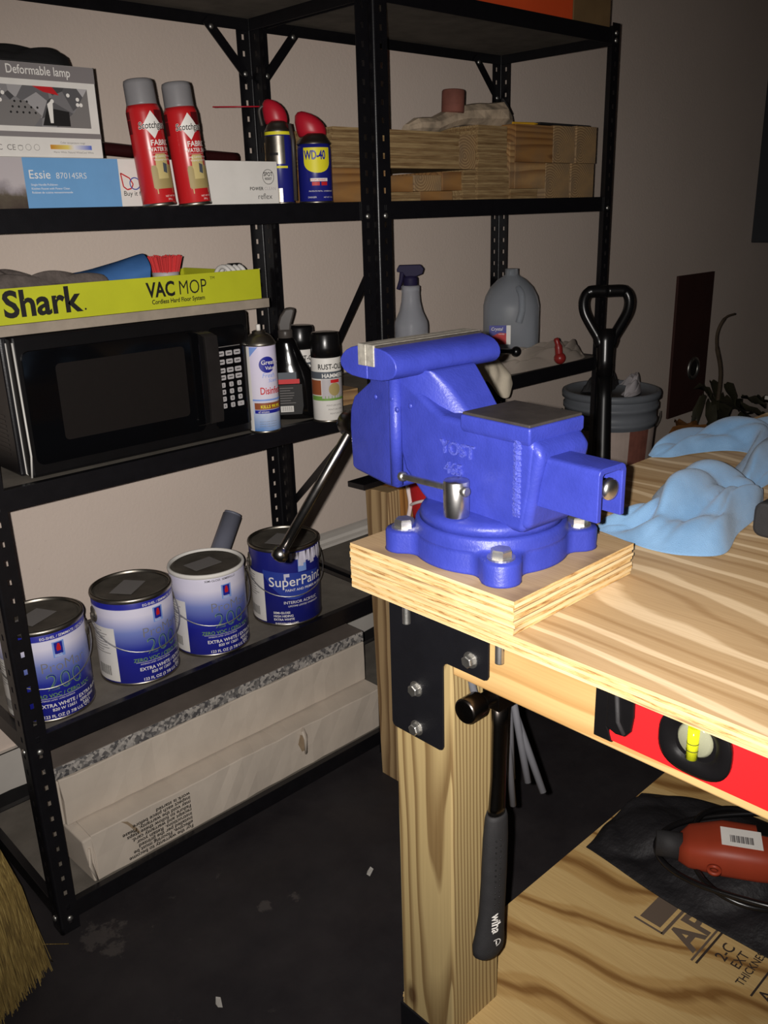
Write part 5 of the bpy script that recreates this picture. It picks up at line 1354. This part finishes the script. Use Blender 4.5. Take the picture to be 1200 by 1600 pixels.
side = Vector((rt.x, rt.y, 0)).normalized()
def on(s_, h): return tp+dr_*s_+side*h
g = G()
P = smooth_path([on(.0, 0), on(.0, .042), on(.008, .057), on(.03, .064), on(.06, .059), on(.095, .040), on(.125, .022), on(.15, .012)], 4)
g.tube(P, [.017]*6+[.0145]*(len(P)-10)+[.017]*4, 12); P = smooth_path([on(.0, 0), on(.0, -.042), on(.008, -.057), on(.03, -.064), on(.06, -.059), on(.095, -.040), on(.125, -.022), on(.15, -.012)], 4)
g.tube(P, [.017]*6+[.0145]*(len(P)-10)+[.017]*4, 12); g.tube([on(.105, 0), on(.14, 0), on(.19, 0), on(.235, 0)], [.030, .026, .0235, .0225], 18)
g.build('d_grip', 'black_plastic', sh)
g = G(); g.tube([on(.23, 0), on(.30, 0), on(.55, 0), on(.80, 0)], [.019, .0195, .022, .024], 18); g.build('shaft', 'dark_shaft', sh)
g = G(); e_ = 1.158; dn = dr_.cross(side).normalized(); V = []
for i in range(9):
    for j in range(7):
        u = i/8; v_ = (j/6-.5)*2
        wd = .115*(1 if u < .6 else math.sqrt(max(.02, 1-((u-.6)/.4)**2)))
        V.append(on(.80+u*(e_-.80), v_*wd)+dn*(.018*v_*v_-.01))
g.add(V, [(i*7+j, i*7+j+1, (i+1)*7+j+1, (i+1)*7+j) for i in range(8) for j in range(6)], 0, True); g.build('blade', 'steel', sh, solid=.003)

pp = thing('potted_plant', 'withered potted plant with one curled bare stem, right of the brown panel', 'plant', (3.32, 1.62, 0))
G().lathe([(.0, 0), (.10, 0), (.135, .24), (.145, .245), (.145, .275), (.13, .275), (.125, .25), (.0, .25)], 32, 0, True, False).build('pot', 'terracotta', pp)
g = G(); g.tube(smooth_path([(.0, 0, .25), (.02, -.01, .50), (.035, -.01, .70), (.0, 0, .82), (.0, 0, .88), (.03, -.01, .925), (.085, -.02, .935)], 6), [.009]*6+[.008]*12+[.006]*12+[.004]*7, 8)
for k in range(5):
    a = k*1.3; g.tube(smooth_path([(0, 0, .25), (.06*math.cos(a), .05*math.sin(a), .42), (.16*math.cos(a), .1*math.sin(a), .52)], 4), .006, 6)
g.build('stem', 'stem_brown', pp)
def leaf(c, d, L, W, droop, rnd):
    c, d = Vector(c), Vector(d).normalized(); s_ = d.cross(Vector((0, 0, 1))); s_ = s_.normalized() if s_.length > .1 else Vector((1, 0, 0))
    g = G(); V = []
    for i in range(5):
        f = i/4; w_ = W*math.sin(PI*(.08+.92*f))**.8*(1 if i < 4 else .1)
        p_ = c+d*L*f+Vector((0, 0, -droop*f*f))
        V += [p_-s_*w_+Vector((0, 0, rnd.uniform(-.01, .02))), p_+Vector((0, 0, -.006)), p_+s_*w_+Vector((0, 0, rnd.uniform(-.01, .02)))]
    g.add(V, [(i*3+j, i*3+j+1, i*3+j+4, i*3+j+3) for i in range(4) for j in range(2)], 0, True); return g
rnd = random.Random(5)
for k in range(58):
    if k < 8: c = (.01+rnd.uniform(-.05, .05), rnd.uniform(-.04, .04), rnd.uniform(.60, .70)); d = (rnd.uniform(-.6, .8), rnd.uniform(-.6, .2), -.6); m_ = 'leaf_dark'; L = rnd.uniform(.07, .12)
    elif k < 34: c = (rnd.uniform(.0, .40), rnd.uniform(-.12, .12), rnd.uniform(.42, .60)); d = (rnd.uniform(-.8, 1), rnd.uniform(-1, .4), rnd.uniform(-.3, .4)); m_ = 'leaf_dark'; L = rnd.uniform(.09, .16)
    else: c = (rnd.uniform(-.30, .06), rnd.uniform(-.14, .08), rnd.uniform(.40, .56)); d = (rnd.uniform(-1, .4), rnd.uniform(-1, .4), rnd.uniform(-.5, .2)); m_ = 'leaf_brown'; L = rnd.uniform(.08, .15)
    leaf(c, d, L, L*.2, L*.4, rnd).build('leaf', m_, pp)

bm_ = thing('straw_broom', 'worn straw broom standing in front of the shelf post foot', 'broom', (0, 0, 0))
rnd = random.Random(3); hd = Vector((.262, 1.383, .46)); g = G()
for k in range(2600):
    u = rnd.uniform(-1, 1); v_ = rnd.uniform(-1, 1)
    b0 = hd+Vector((.062*u, .028*u, 0))+Vector((-.012, .026, 0))*v_*.7
    e0 = Vector((.235, 1.352, .0))+Vector((.168, .072, 0))*u+Vector((-.012, .026, 0))*v_
    e0.z = rnd.uniform(.001, .03)+.02*u*u*rnd.random()
    m0 = b0.lerp(e0, .55)+Vector((.91, .41, 0))*(.010*u)+Vector((rnd.uniform(-.004, .004), rnd.uniform(-.004, .004), 0))
    g.tube([b0, m0, e0], [.0013, .0014, .0008], 4, 0, False)
g.build('bristles', 'broom_straw', bm_, normals=False, kind='stuff')
g = G(); g.tube([(.372, 1.42, .10), (.405, 1.425, .06), (.452, 1.405, .042)], .0009, 4); g.tube([(.35, 1.41, .12), (.395, 1.42, .05), (.424, 1.425, .004)], .0010, 4); g.build('loose_straw', 'broom_straw', bm_)
g = G(); g.loft([[hd+Vector((.024*math.cos(a)*.9, .052*math.cos(a), .026*math.sin(a)))+Vector((-.12, .04, .40))*f for a in [2*PI*i/20 for i in range(20)]] for f in (-.08, .05, .22)]); g.build('binding', 'broom_straw', bm_)
g = G(); g.tube([hd+Vector((-.12, .04, .40))*.15, hd+Vector((-.12, .04, .40))*2.0], .012, 14); g.build('handle', 'offcut_wood', bm_)
# scraps on the floor
for (x, y, a), lb in (((1.02, 1.17, .5), 'small white paper scrap on the dark floor between shelf and bench leg'), ((.60, 1.12, 1.2), 'tiny pale scrap on the dark floor in front of the shelf')):
    g = G(); g.add([(-.012, -.004, .001), (.010, -.005, .002), (.013, .003, .004), (0, .006, .001), (-.010, .004, .003)], [(0, 1, 2, 3, 4)])
    o = g.build('paper_scrap', 'scrap', None, solid=.0006); o.location = (x, y, .0); o.rotation_euler = (0, 0, a); tag(o, lb, 'paper scrap')
bpy.context.view_layer.update()
